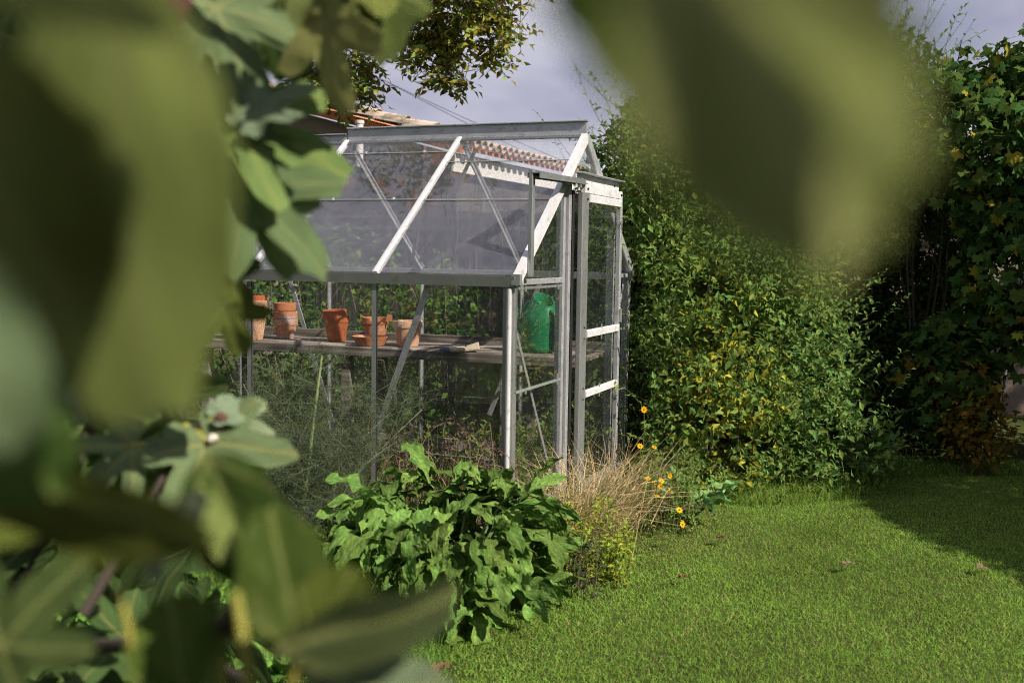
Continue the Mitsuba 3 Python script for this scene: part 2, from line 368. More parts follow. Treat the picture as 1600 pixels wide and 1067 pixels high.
# roof panes: three per bay, overlapping downwards, with glass edges and clips
ST = [0.0, .52, .80, 1.0]
for i in range(NB):
    for k in range(3):
        t0, t1 = ST[k] - (.012 if k else -.02), ST[k + 1]
        if i == 0 and k > 0: t0 = (.515, .80)[k - 1] - .012
        if i > 0 and k == 2: t0 = .885 - .012
        if i > 0 and k == 1: t1 = .885
        off = NS * (.003 + .004 * k)
        a, b = gh(i * B + .008, 0, ZE), gh(i * B + .008, 1, ZR); c, d = gh(i * B + B - .008, 0, ZE), gh(i * B + B - .008, 1, ZR)
        pane('roof_pane', a + (b - a) * t0 + off, c + (d - c) * t0 + off, c + (d - c) * t1 + off, a + (b - a) * t1 + off, 'roof_glass')
        if k:
            q0 = a + (b - a) * t0 + off; q1 = c + (d - c) * t0 + off
            bar('pane_edge', rect(.006, .004, .001), q0 + NS * .001, q1 + NS * .001, SL, 'glass_edge')
            for w_ in (.22, .74) if i != 0 else ():
                q = q0 + (q1 - q0) * w_
                put(f'{GHK}__clip', prism(rect(.012, .007), q + NS * .004 - SL * .008, q + NS * .004 + SL * .014, LD), 'clip')
    a, b = gh(i * B + .008, W, ZE), gh(i * B + .008, 1, ZR); c, d = gh(i * B + B - .008, W, ZE), gh(i * B + B - .008, 1, ZR)
    for t0, t1, o in ((.02, .55, .003), (.54, .985, .007)):
        pane('roof_pane', a + (b - a) * t0 + NR * o, c + (d - c) * t0 + NR * o, c + (d - c) * t1 + NR * o, a + (b - a) * t1 + NR * o, 'pane_glass')
    for v, o in ((0, .002), (W, -.002)):
        for z0, z1, dd in ((.08, .42, 0), (.41, ZE - .045, -.004 if v == 0 else .004)):
            pane('wall_pane', gh(i * B + .016, v + o + dd, z0), gh(i * B + B - .016, v + o + dd, z0), gh(i * B + B - .016, v + o + dd, z1), gh(i * B + .016, v + o + dd, z1))
        bar('pane_edge', rect(.003, .004, .0005), gh(i * B + .018, v + o - .004, .408), gh(i * B + B - .018, v + o - .004, .408), GD, 'glass_edge')
# diagonal braces (flat strips) inside the long walls and under the roof
for p0, p1 in ((gh(.46, .035, 1.235), gh(.83, .035, .26)), (gh(2.54, W - .035, 1.20), gh(2.15, W - .035, .10)), (gh(.60, W - .035, 1.2), gh(.95, W - .035, .3))):
    bar('wall_brace', rect(.034, .004), p0, p1, LD)
for t0, u0, t1, u1 in ((.93, .98, .06, 1.52), (.95, .66, .10, 1.44)):
    p0 = gh(u0, 1, ZR) + (gh(u0, W, ZE) - gh(u0, 1, ZR)) * (1 - t0) - NR * .035; p1 = gh(u1, 1, ZR) + (gh(u1, W, ZE) - gh(u1, 1, ZR)) * (1 - t1) - NR * .035
    bar('roof_brace', rect(.022, .004), p0, p1, LD, 'aluminium')
# --- gable end with the door (u = 0, outwards is -u)
OUT = -LD
VA, VB, ZH = .69, 1.60, 1.755


def grail(name, v0, v1, z, h, u=0.0, t=.02, mat='aluminium', lab=None):
    return bar(name, rect(t, h, .002), gh(u, v0, z), gh(u, v1, z), LD, mat, lab)


def gpost(name, v, z0, z1, w, u=0.0, t=.02, mat='aluminium'):
    return bar(name, rect(w, t, .002), gh(u, v, z0), gh(u, v, z1), GD, mat)


def roofz(v):
    return ZE + (ZR - ZE) * (v if v < 1 else W - v)


for v in (VA, VB):
    gpost('gable_bar', v, .072, roofz(v) - .03, .032)
    gpost('gable_bar_web', v, .072, roofz(v) - .04, .006, .022, .03)
grail('gable_rail', .05, VA - .017, 1.255, .028); grail('gable_rail', VB + .017, W - .05, 1.262, .022)
grail('gable_rail_lip', .05, VA - .017, 1.226, .014, -.002, .006, 'aluminium_dark')
grail('base_strip', .05, VA - .017, .115, .055, -.006, .008)
for (a, b, c, d) in ((.022, VA - .004, .08, .742), (.022, VA - .004, .728, 1.238), (VB + .004, W - .022, .08, .56), (VB + .004, W - .022, .55, .94), (VB + .004, W - .022, .93, 1.25)):
    o = -.004 if c > .5 else -.001
    pane('gable_pane', gh(o, a, c), gh(o, b, c), gh(o, b, d), gh(o, a, d))
grail('pane_edge', .03, VA - .02, .732, .014, -.007, .003, 'glass_edge'); grail('pane_edge', VB + .02, W - .04, .552, .008, -.007, .003, 'glass_edge'); grail('pane_edge', VB + .02, W - .04, .932, .012, -.007, .003, 'glass_edge')
for v, z in ((.61, .725), (.61, .755), (.13, 1.222), (.60, 1.222), (1.92, .56), (1.92, .945), (1.65, .935), (.15, .725)):
    put(f'{GHK}__clip', prism(rect(.014, .008), gh(-.011, v, z - .013), gh(-.011, v, z + .013), GD), 'clip')
# panes above the rails, up to the rafters
for poly in ([(.02, 1.27), (VA, 1.27), (VA, roofz(VA) - .03), (.02, roofz(.02) + .0)], [(VB, 1.27), (W - .02, 1.27), (W - .02, roofz(W - .02)), (VB, roofz(VB) - .03)], [(VA, ZH + .05), (VB, ZH + .05), (1.30, roofz(1.3) - .02), (1.0, ZR - .02), (VA + .06, roofz(VA + .06) - .01)]):
    v = np.array([gh(-.001, a, min(b, roofz(a) - .012)) for a, b in poly]); put(f'{GHK}__gable_pane', (v, np.array([[0, k, k + 1] for k in range(1, len(v) - 1)])), 'pane_glass')
# gable braces
bar('gable_brace', rect(.022, .004), gh(.028, .085, 1.06), gh(.028, .66, .19), GD); bar('gable_brace', rect(.022, .004), gh(.028, 1.96, 1.24), gh(.028, 1.62, .42), GD)
# door header: two rails with bolts, track running out to the left on a hanging bar
grail('door_header', .80, 1.60, 1.797, .052, -.022, .02, 'sunlit_bar', 'white door header rail'); grail('door_header', .86, 1.575, 1.744, .044, -.052, .022, 'sunlit_bar')
grail('track_lip', .80, 1.62, 1.828, .006, -.040, .055)
bar('door_track', [(-.035, .012), (.03, .012), (.03, -.016), (.026, -.016), (.026, .006), (-.031, .006), (-.031, -.016), (-.035, -.016)], gh(-.052, .10, 1.765), gh(-.052, .80, 1.778), LD, 'aluminium_dark', 'dark door track running out to the left of the door')
bar('track_underside', rect(.05, .004), gh(-.052, .105, 1.757), gh(-.052, .86, 1.770), LD, 'rubber_gap_black')
gpost('track_bar', .118, 1.285, 1.79, .034, -.040, .02, 'aluminium_dark')
for v, z, u in ((.93, 1.797, -.034), (1.50, 1.797, -.034), (.90, 1.744, -.065), (1.545, 1.744, -.065), (.90, 1.69, -.065), (.885, .995, -.062), (.885, .935, -.062), (.885, .66, -.062), (.885, .60, -.062)):
    put(f'{GHK}__bolt', trimesh.creation.icosphere(1, .0075).apply_translation(gh(u, v, z)), 'rubber_gap_black')
gpost('door_gap_strip', .775, .06, 1.73, .030, -.020, .02, 'rubber_gap_black')  # black strip standing in for the dark gap between jamb and door
gpost('door_jamb', .735, .05, 1.76, .036, -.012, .025)
# the sliding door itself
D = f'{GHK}__door'
put(D, prism(rect(.028, .06, .003), gh(-.052, .845, .72 - .69), gh(-.052, .845, 1.722), LD), 'aluminium_dark'); tag(D, 'glazed sliding door with two crossbars')


def dpart(name, mesh, mat): return put(f'{D}__{name}', mesh, mat)


dpart('side_rail', prism(rect(.022, .055, .003), gh(-.052, .845 + .0585, .03), gh(-.052, .845 + .0585, 1.722), LD), 'aluminium_dark')
dpart('side_rail', prism(rect(.028, .036, .003), gh(-.052, 1.558, .03), gh(-.052, 1.558, 1.722), LD), 'aluminium')
for z, h in ((.955, .040), (.622, .036), (.10, .06), (1.695, .045)):
    dpart('crossbar', prism(rect(.030, h, .003), gh(-.054, .932, z), gh(-.054, 1.54, z), LD), 'sunlit_bar' if z > .2 else 'aluminium_dark')
for z0, z1 in ((.13, .605), (.64, .936), (.975, 1.672)):
    dpart('pane', quad(gh(-.052, .93, z0), gh(-.052, 1.542, z0), gh(-.052, 1.542, z1), gh(-.052, .93, z1)), 'pane_glass')
for v, z in ((1.20, .985), (1.20, .926), (1.18, .65), (1.18, .597)):
    dpart('clip', prism(rect(.010, .006), gh(-.066, v, z - .013), gh(-.066, v, z + .013), GD), 'clip')
dpart('handle', prism(rect(.012, .03, .003), gh(-.072, 1.556, .99), gh(-.072, 1.556, 1.07), LD), 'clip')
# left gable, mostly hidden
for v in (.69, 1.31):
    bar('gable_bar', rect(.03, .02), gh(LEN, v, .07), gh(LEN, v, roofz(v) - .03), GD)
v = np.array([gh(LEN, a, b) for a, b in ((.02, .08), (W - .02, .08), (W - .02, ZE), (1, ZR - .03), (.02, ZE))]); put(f'{GHK}__gable_pane', (v, np.array([[0, 1, 2], [0, 2, 3], [0, 3, 4]])), 'pane_glass')

# ------------------------------------------------------------------ potting bench
ZB = .795
BK = thing('potting_bench', 'long weathered wooden potting bench inside the greenhouse holding the pots', 'bench')
for i in range(5):
    v0 = 1.20 + i * .104
    r = rs(40 + i); m = prism(rect(.096, .022, .003), gh(.03 + r.rand() * .03, v0 + .05, ZB - .011 + r.rand() * .002), gh(2.86 + r.rand() * .03, v0 + .05, ZB - .011 - r.rand() * .002), GD)
    put(f'{BK}__plank', m, 'bench_wood')
put(f'{BK}__front_board', prism(rect(.024, .055, .003), gh(.045, 1.188, ZB - .030), gh(2.86, 1.188, ZB - .030), GD), 'bench_wood')
put(f'{BK}__back_board', prism(rect(.02, .08, .003), gh(.045, 1.735, ZB + .012), gh(2.86, 1.735, ZB + .012), GD), 'bench_wood')
for u in (.53, 1.62, 2.70):
    for v in (1.235, 1.68):
        put(f'{BK}__leg', prism(rect(.065, .055, .004), gh(u, v, 0), gh(u, v, ZB - .023), LD), 'bench_wood')
    put(f'{BK}__bearer', prism(rect(.035, .05, .003), gh(u, 1.268, ZB - .05), gh(u, 1.652, ZB - .05), LD), 'bench_wood')
put(f'{BK}__lower_rail', prism(rect(.03, .07, .003), gh(.568, 1.235, .22), gh(1.587, 1.235, .22), GD), 'bench_wood')


# ------------------------------------------------------------------ pots and things on the bench
def pot_prof(r, h, rim=None, t=.009, taper=.70):
    rim = rim or h * .26
    return [(0.001, 0), (r * taper - .003, 0), (r * taper, .004), (r * .93, h - rim - .002), (r * .985, h - rim), (r, h - rim + .004), (r * 1.01, h - .005), (r * .995, h), (r - t, h), (r - t - .002, h - .01), (r * .93 - t, h - rim), (r * taper - t, .012), (0.001, .012)]


def pot(label, x, y, z, r, h, mat, group=None, tilt=(0, 0), rim=None, taper=.70, name='flower_pot', notch=None):
    v, f = lathe(pot_prof(r, h, rim, taper=taper), 36)
    k = rs(int(abs(x) * 1e4) % 9999)
    if notch is not None:
        a = np.arctan2(v[:, 1], v[:, 0]); dd = np.abs((a - notch + np.pi) % (2 * np.pi) - np.pi)
        cut = h * (1 - .34 * np.clip(1 - (dd / .75) ** 4, 0, 1) * (0.75 + .25 * np.sin(a * 9))); v[:, 2] = np.minimum(v[:, 2], cut)
    v[:, :2] += .0012 * (k.rand(len(v), 2) - .5)
    m = trimesh.Trimesh(v, f, process=False); m.apply_transform(trimesh.transformations.euler_matrix(tilt[0], tilt[1], k.rand() * 0)); m.apply_translation([x, y, z])
    key = free(name); put(key, m, mat, smooth=32); tag(key, label, 'pot', group); return key


def bz(x, y): p = on_z(x, y, ZB); return p[0], p[1]


x, y = bz(396, 531)
pot('tall pale stained pot leftmost on the bench', x, y, ZB + .001, .098, .262, 'terracotta_pale', rim=.052, taper=.62)
pot('orange pot nested in the tall pale pot', x, y, ZB + .13, .087, .168, 'terracotta_deep', rim=.05)
x, y = bz(446, 529)
pot('bottom pot with chalky blue marks in the second stack from left', x, y, ZB + .001, .082, .135, 'terracotta_chalky', rim=.042)
pot('grey chalky pot in the middle of the second stack', x, y, ZB + .060, .080, .123, 'terracotta_chalky', rim=.042, tilt=(.02, .01))
pot('orange pot on top of the second stack from left', x, y, ZB + .112, .071, .130, 'terracotta', rim=.052, tilt=(.01, -.015))
x, y = bz(526, 533)
pot('lower deep orange pot of the third stack', x, y, ZB + .001, .083, .170, 'terracotta_deep', rim=.042)
pot('upper orange pot tilted inside the third stack', x - .005, y, ZB + .052, .077, .155, 'terracotta_deep', rim=.05, tilt=(.05, -.05))
x, y = bz(586, 533)
pot('broken pot with a chipped rim behind the saucer', x, y, ZB + .001, .088, .158, 'terracotta', rim=.042, notch=-1.1)
p = np.array([x + .075, y - .055, ZB + .135])
sh = trimesh.Trimesh(*[np.asarray(q) for q in quad(p, p + [.048, -.01, .002], p + [.046, -.004, .045], p + [.012, .004, .05])], process=False)
sv = np.array(sh.vertices); n_ = np.array([.15, -.95, .1]) * .008; vv = np.vstack([sv, sv - n_])
key = free('pot_shard'); put(key, (vv, np.array([[0, 1, 2], [0, 2, 3], [4, 6, 5], [4, 7, 6], [0, 4, 5], [0, 5, 1], [1, 5, 6], [1, 6, 2], [2, 6, 7], [2, 7, 3], [3, 7, 4], [3, 4, 0]])), 'terracotta'); tag(key, 'small broken shard leaning on the rim of the chipped pot', 'pot shard')
x, y = bz(579, 540)
key = free('plant_saucer'); v, f = lathe([(.001, 0), (.083, 0), (.088, .004), (.114, .054), (.116, .060), (.109, .060), (.083, .012), (.001, .012)], 40)
put(key, (v + [x, y, ZB + .001], f), 'terracotta', smooth=32); tag(key, 'wide shallow terracotta saucer in front of the chipped pot', 'saucer')
x, y = bz(637, 541)
pot('single pale terracotta pot rightmost on the bench', x, y, ZB + .001, .093, .162, 'terracotta_pale', rim=.042)
sq = free('pot_label'); put(sq, trimesh.creation.box([.018, .002, .016]).apply_translation([x - .036, y - .0885, ZB + .136]), 'aluminium_dark'); tag(sq, 'small dark sticker on the rim of the rightmost pot', 'sticker')


def glove():
    import manifold3d as m3
    def hull(a, b, ra, rb):
        return m3.Manifold.batch_hull([m3.Manifold.sphere(ra, 14).translate(a), m3.Manifold.sphere(rb, 14).translate(b)])
    palm = m3.Manifold.batch_hull([m3.Manifold.sphere(.014, 14).translate(q) for q in ((0, -.035, .014), (0, .035, .014), (-.085, -.036, .012), (-.085, .03, .012))])
    cuff = m3.Manifold.batch_hull([m3.Manifold.sphere(.008, 14).translate(q) for q in ((.012, -.038, .010), (.012, .038, .010), (.085, -.044, .018), (.085, .046, .018), (.085, 0, .05), (.02, 0, .03))])
    hole = m3.Manifold.batch_hull([m3.Manifold.sphere(.006, 12).translate(q) for q in ((.05, -.03, .018), (.05, .03, .018), (.12, -.038, .018), (.12, .04, .018), (.12, 0, .046), (.05, 0, .032))])
    fing = [hull((-.08, yy, .012), (-.08 - l, yy * 1.25, .010), .011, .009) for yy, l in ((-.030, .055), (-.010, .07), (.010, .066), (.028, .05))] + [hull((-.02, -.035, .014), (-.065, -.066, .011), .012, .010)]
    body = palm + fing[4]; tips = fing[0]
    for q in fing[1:4]: tips = tips + q
    return body, cuff - hole, tips - palm


gp = (on_z(700, 549, ZB) + on_z(746, 550, ZB)) / 2
TR = trimesh.transformations.rotation_matrix(math.radians(8), [0, 0, 1])
gk = thing('garden_glove', 'crumpled tan and blue garden glove lying on the bench', 'glove')
for nm, mm, mt in zip(('palm', 'cuff', 'fingers'), glove(), ('glove_cloth', 'glove_cloth', 'blue_rubber')):
    mm = mm.refine_to_length(.008).to_mesh(); m = trimesh.Trimesh(mm.vert_properties[:, :3], mm.tri_verts, process=False)
    vv = np.array(m.vertices); vv[:, 2] += .006 * (meshkit.noise(vv * 45, 3) - .3); m.vertices = vv
    m.apply_transform(TR); m.apply_scale(.95); m.apply_translation([gp[0] + .01, gp[1], ZB + .002]); put(f'{gk}__{nm}', m, mt, smooth=50)


# watering can: tall oval body, open slanted mouth, side handle, spout
def can():
    sides, rows = 40, 26; an = np.arange(sides) * 2 * np.pi / sides; vs = []
    for i in range(rows):
        t = i / (rows - 1); z = t * .315
        rx = .108 + .006 * math.sin(t * 3.1) - (.0 if t < .62 else .045 * ((t - .62) / .38) ** 1.5); ry = .088 - (.0 if t < .6 else .026 * ((t - .6) / .4) ** 1.5)
        if t < .05: rx -= .012 * (1 - t / .05); ry -= .012 * (1 - t / .05)
        cx = 0 if t < .55 else .030 * ((t - .55) / .45) ** 1.2
        zz = z - max(0, t - .55) * 2.2 * .62 * (rx * np.cos(an) * .72 - ry * np.sin(an) * .70)
        vs.append(np.stack([cx + rx * np.cos(an), ry * np.sin(an), zz], 1))
    top = vs[-1]; c = top.mean(0)
    for s, dz in ((.99, .006), (.90, .006), (.87, -.004), (.86, -.06), (.9, -.2)):
        q = (top - c) * [s, s, 1] + c + [0, 0, dz]; vs.append(q)
    n = len(vs); v = np.vstack(vs); i, j = np.meshgrid(np.arange(n - 1), np.arange(sides), indexing='ij')
    q = np.stack([i * sides + j, i * sides + (j + 1) % sides, (i + 1) * sides + (j + 1) % sides, (i + 1) * sides + j], -1).reshape(-1, 4)
    v = np.vstack([v, [[0, 0, 0]]]); fan = np.array([[len(v) - 1, (k + 1) % sides, k] for k in range(sides)])
    return v, np.vstack([q[:, [0, 1, 2]], q[:, [0, 2, 3]], fan])


cx_, cy_ = on_z(842, 552, ZB)[:2] + np.array([0, .07])
CM = trimesh.transformations.translation_matrix([cx_, cy_, ZB + .001]) @ trimesh.transformations.rotation_matrix(math.radians(-24), [0, 0, 1])
ck = thing('watering_can', 'green plastic watering can standing on the bench behind the gable glass', 'watering can')


def canp(name, mesh, mat='can_plastic'):
    m = trimesh.Trimesh(*mesh, process=False) if isinstance(mesh, tuple) else mesh
    m.apply_transform(CM); put(f'{ck}__{name}', m, mat, smooth=50)


canp('body', can())


def strap(pts, w, t, n=20):
    """a rounded strap through the points"""
    p = np.asarray(pts, float); s = np.linspace(0, len(p) - 1, n); from_ = __import__('scipy.interpolate', fromlist=['CubicSpline']).CubicSpline(np.arange(len(p)), p)
    c = from_(s); tt = norm(np.gradient(c, axis=0)); side = np.array([0, 1.0, 0]); up = np.cross(tt, side); an = np.arange(10) * 2 * np.pi / 10
    v = (c[:, None] + np.cos(an)[None, :, None] * side * w / 2 + np.sin(an)[None, :, None] * up[:, None] * t / 2).reshape(-1, 3)
    i, j = np.meshgrid(np.arange(n - 1), np.arange(10), indexing='ij'); q = np.stack([i * 10 + j, i * 10 + (j + 1) % 10, (i + 1) * 10 + (j + 1) % 10, (i + 1) * 10 + j], -1).reshape(-1, 4)
    return v, np.vstack([q[:, [0, 1, 2]], q[:, [0, 2, 3]]])


canp('handle', strap([(.075, -.03, .245), (.118, -.045, .235), (.132, -.05, .16), (.125, -.045, .06), (.10, -.03, .02)], .034, .026, 28))
canp('top_handle', strap([(-.02, 0, .285), (-.065, 0, .305), (-.095, 0, .27), (-.10, 0, .225)], .030, .018))
canp('spout', tube(bez([-.09, 0, .10], [-.16, 0, .16], [-.165, 0, .335], 12), np.linspace(.026, .013, 12), 14))

# ------------------------------------------------------------------ house with the tiled roof behind
HP = np.array([-0.58, 13.0, 0.0]); EZ = 2.66; PITCHR = math.radians(14.2); HL, HG = 5.2, 5.2
HK = thing('house', 'low house with an old terracotta barrel tile roof behind the greenhouse', 'house')


def hs(u, v, z):
    return HP + LD * u + GD * v + ZD * z


def hr(u, v, off=0.0):
    """on the roof slope: u metres up from the eaves corner (horizontal), v along the eaves"""
    return hs(u, v, EZ + u * math.tan(PITCHR)) + (ZD * math.cos(PITCHR) - (-LD) * -math.sin(PITCHR)) * off


def wallbox(key, u0, u1, v0, v1, z0, z1, mat):
    c = [hs(u, v, z) for z in (z0, z1) for u, v in ((u0, v0), (u1, v0), (u1, v1), (u0, v1))]
    m = trimesh.Trimesh(c, [[0, 2, 1], [0, 3, 2], [4, 5, 6], [4, 6, 7], [0, 1, 5], [0, 5, 4], [1, 2, 6], [1, 6, 5], [2, 3, 7], [2, 7, 6], [3, 0, 4], [3, 4, 7]], process=False); trimesh.repair.fix_normals(m)
    return put(f'{HK}__{key}', m, mat)


# gable wall (mortar core with courses of stones), side wall clad in dark boards under a white fascia
v = np.array([hs(u, .30, z) for u, z in ((.40, 0), (HL, 0), (HL, EZ + HL * math.tan(PITCHR) - .12), (.40, EZ - .05))]); vb = v + GD * .3
put(f'{HK}__gable_wall', (np.vstack([v, vb]), np.array([[0, 2, 1], [0, 3, 2], [0, 1, 5], [0, 5, 4], [1, 2, 6], [1, 6, 5], [2, 3, 7], [2, 7, 6], [3, 0, 4], [3, 4, 7], [4, 5, 6], [4, 6, 7]])), 'mortar')
GW = f'{HK}__gable_wall'
r = rs(77); z = .9; row = 0; nst = 0
while z < 3.2 and nst < 230:
    h = .15 + .06 * r.rand(); u = 2.35 + .12 * r.rand()
    while u < HL - .1:
        w = .22 + .2 * r.rand()
        if z + h < EZ - .25 + u * math.tan(PITCHR) and u > .32:
            c = hs(u + w / 2, .30 - .012, z + h / 2); b = trimesh.creation.box([w - .025, .05, h - .025]); vv = np.array(b.vertices); vv += .012 * (r.rand(*vv.shape) - .5)
            b.vertices = c + vv[:, :1] * LD + vv[:, 1:2] * GD + vv[:, 2:] * ZD; trimesh.repair.fix_normals(b)
            put(f'{GW}__stone', b, 'stone'); nst += 1
        u += w
    z += h
wallbox('side_wall', .28, .38, .305, HG, 0, EZ - .06, 'dark_barn_wood')
for i in range(24):
    wallbox('cladding_board', .262, .279, .31 + i * .19, .31 + i * .19 + .178, .05, EZ - .24, 'barn_wood')
for i in range(11):
    m = prism(rect(.182, .020, .003), hs(.33 + i * .185 + .09, .285, .1), hs(.33 + i * .185 + .09, .285, 2.42 + i * .185 * math.tan(PITCHR) * .9), LD)
    put(f'{HK}__gable_board', m, 'barn_wood')
wallbox('fascia', .16, .185, .0, HG, EZ - .31, EZ - .10, 'white_paint')
wallbox('soffit', .188, .26, .02, HG, EZ - .16, EZ - .14, 'white_paint')
# roof deck and an orange verge band
d0 = [hr(.05, .04, -.03), hr(HL, .04, -.03), hr(HL, HG, -.03), hr(.05, HG, -.03)]
put(f'{HK}__roof', (np.vstack([d0, np.array(d0) - ZD * .04]), np.array([[0, 1, 2], [0, 2, 3], [4, 6, 5], [4, 7, 6], [0, 4, 5], [0, 5, 1], [1, 5, 6], [1, 6, 2], [3, 2, 6], [3, 6, 7], [0, 3, 7], [0, 7, 4]])), 'orange_clay')
RK = f'{HK}__roof'
# barrel tiles: cover tiles (half round, convex) over channels, one mesh each
def barrel(p0, p1, upv, r0, r1, conv=True, t=.012, n=8):
    ax = norm(p1 - p0); sd = norm(np.cross(ax, upv)); an = np.linspace(0, np.pi, n); vs = []
    for p, rr in ((p0, r0), (p1, r1)):
        for k in (0, t):
            q = rr - k; vs.append(p + np.cos(an)[:, None] * sd * q + np.sin(an)[:, None] * upv * q * (.85 if conv else -.6))
    v = np.vstack(vs); f = []
    for i in range(n - 1):
        a, b, c, d = i, n + i, 2 * n + i, 3 * n + i
        f += [[a, a + 1, c + 1], [a, c + 1, c], [b, d + 1, b + 1], [b, d, d + 1], [a, b, b + 1], [a, b + 1, a + 1], [c, c + 1, d + 1], [c, d + 1, d]]
    return v, np.array(f)


UPR = norm(hr(1, 1, 1) - hr(1, 1, 0)); r = rs(5); tiles = 0
for c in range(24):
    v0 = .09 + c * .212
    for k in range(9 if c < 14 else 5):
        u0 = -.02 + k * .40 + .02 * r.rand(); j = (r.rand(3) - .5) * .014
        key = put(f'{RK}__cover_tile', barrel(hr(u0, v0 + j[0], .028 + j[1]), hr(u0 + .46, v0 + j[0], .005), UPR, .086, .074), 'roof_clay'); tiles += 1
    if c < 23:
        put(f'{RK}__channel_tile', barrel(hr(-.05, v0 + .106, .04), hr(.5, v0 + .106, .03), UPR, .075, .085, False), 'roof_clay')
for k in range(11):                                             # verge: bigger tiles along the edge of the gable
    u0 = -.03 + k * .40
    put(f'{RK}__verge_tile', barrel(hr(u0, -.04, .055 + .01 * r.rand()), hr(u0 + .47, -.04, .03), UPR, .13, .115), 'roof_clay')
put(f'{HK}__verge_band', prism(rect(.05, .11, .005), hr(.0, -.03, -.055), hr(HL, -.03, -.055), GD), 'orange_clay')
vp = at(562, 199, 13.3); vk = free('vent_pipe'); put(vk, trimesh.util.concatenate([trimesh.creation.cylinder(.045, .55, 16).apply_translation(vp - ZD * .2), trimesh.creation.cylinder(.054, .04, 16).apply_translation(vp + ZD * .06)]), 'white_paint', smooth=50)
tag(vk, 'short white vent pipe standing in front of the tiled roof edge', 'pipe')
# two overhead wires far behind
for i, (a, b) in enumerate((((440, 22), (761, 195)), ((480, 50), (782, 196)))):
    p0, p1 = at(*a, 34), at(*b, 34); p0 = p0 + (p0 - p1) * 1.0; p1 = p1 + (p1 - p0) * .35
    k = free('overhead_wire'); t = np.linspace(0, 1, 40)[:, None]
    put(k, tube(p0 + (p1 - p0) * t - ZD * .35 * (4 * t * (1 - t)), .009, 4), 'black_cable'); tag(k, ('lower' if i == 0 else 'upper') + ' of the two thin dark overhead wires crossing the sky', 'wire')

# ------------------------------------------------------------------ shrubs and hedges
def keep_view(p):
    """not inside the greenhouse nor the line to its far corner post"""
    q = p - O0; u = q @ LD; v = q @ GD
    inside = (u > -.13) & (u < LEN + .1) & (v > -.1) & (v < W + .14)
    return ~inside


def sprays(ells, n, r, ln, leaf, wd, base, zmin=0.0, up=.5, every=.035):
    """shoots that stick out of a shrub: returns stem meshes and leaves"""
    p, o = shell(ells, n, .12, r, .2, keep_view); stems, LP, LA, LN = [], [], [], []
    for a, d in zip(p, o):
        if a[2] < zmin: continue
        l = ln * (.4 + .9 * r.rand()); c = a + d * l * .6 + ZD * l * up * (r.rand() - .1) + (r.rand(3) - .5) * l * .5; e = c + d * l * .35 + ZD * l * up * (r.rand() - .45)
        t = bez(a, c, e, 7); stems.append(t); m = max(3, int(l / every)); s = np.linspace(.05, 1, m)
        q = (1 - s[:, None]) ** 2 * a + 2 * s[:, None] * (1 - s[:, None]) * c + s[:, None] ** 2 * e
        LP.append(q); LA.append(norm(norm(e - a) * .6 + norm(r.normal(size=(m, 3))))); LN.append(norm(ZD * .8 + SUN * .4 + r.normal(size=(m, 3)) * .55))
    LP, LA, LN = map(np.vstack, (LP, LA, LN)); k = len(LP)
    return stems, leaves(LP, LA, LN, leaf * (.6 + .7 * r.rand(k)), wd * (.6 + .7 * r.rand(k)), lcol(r, k, base))


def foliage(ells, n, r, depth, leaf, wd, base, rough=.2, gap=(3.0, .40), out=.45, keep=keep_view, tint=None, jit=.7):
    p, o = shell(ells, n, depth, r, rough, keep)
    g = meshkit.fbm(p * gap[0] + 11.3, 3, 8); ok = g > gap[1] + (r.rand(len(p)) - .5) * .08; p, o = p[ok], o[ok]; k = len(p)
    N = norm(o * out + ZD * .45 + r.normal(size=(k, 3)) * jit); A = norm(o * .25 - ZD * .25 + r.normal(size=(k, 3)) * .8); c = lcol(r, k, base)
    if tint is not None: c = tint(p, c, r)
    s = .55 + .75 * r.rand(k)
    return leaves(p, A, N, leaf * s, wd * s, c, .16, .12)


def twig_core(ells, n, r, base, rad=.006):
    """woody stems from the ground into a shrub"""
    out = []
    for _ in range(n):
        e = ells[r.randint(len(ells))]; d = norm(r.normal(size=3)); tip = np.array(e[:3]) + d * np.array(e[3:]) * (.5 + .4 * r.rand()); tip[2] = max(tip[2], .1)
        b = np.array([e[0] + (r.rand() - .5) * e[3] * .7, e[1] + (r.rand() - .5) * e[4] * .7, -.02])
        out.append(tube(bez(b, b * .4 + tip * .6 + ZD * .25, tip, 8), np.linspace(rad * (1 + r.rand()), rad * .35, 8), 4))
    return out


# main shrub beside the door: tall on the left, lower on the right
r = rs(11)
SH = [(1.60, 7.05, .55, .66, .75, .75), (1.28, 7.15, 1.15, .55, .70, .85), (1.15, 7.5, 1.85, .50, .70, .75), (1.72, 7.25, 1.10, .45, .6, .55), (1.95, 6.75, .25, .42, .55, .5), (1.25, 6.65, .35, .42, .60, .5)]


def yellow_patch(p, c, r):
    q = (p - np.array([1.30, 6.5, .55])) / np.array([.40, .8, .75]); m = (q ** 2).sum(1) < 1
    m2 = m & (r.rand(len(p)) < .30 * (1 - (q ** 2).sum(1)) + .05); c = np.where(m2[:, None], np.array([.44, .40, .05]) * (.6 + .7 * r.rand(len(p), 1)), c)
    m3 = (p[:, 0] > 1.7) & (p[:, 2] < 1.1); return np.where(m3[:, None], c * np.array([.95, 1.0, 1.15]), c)


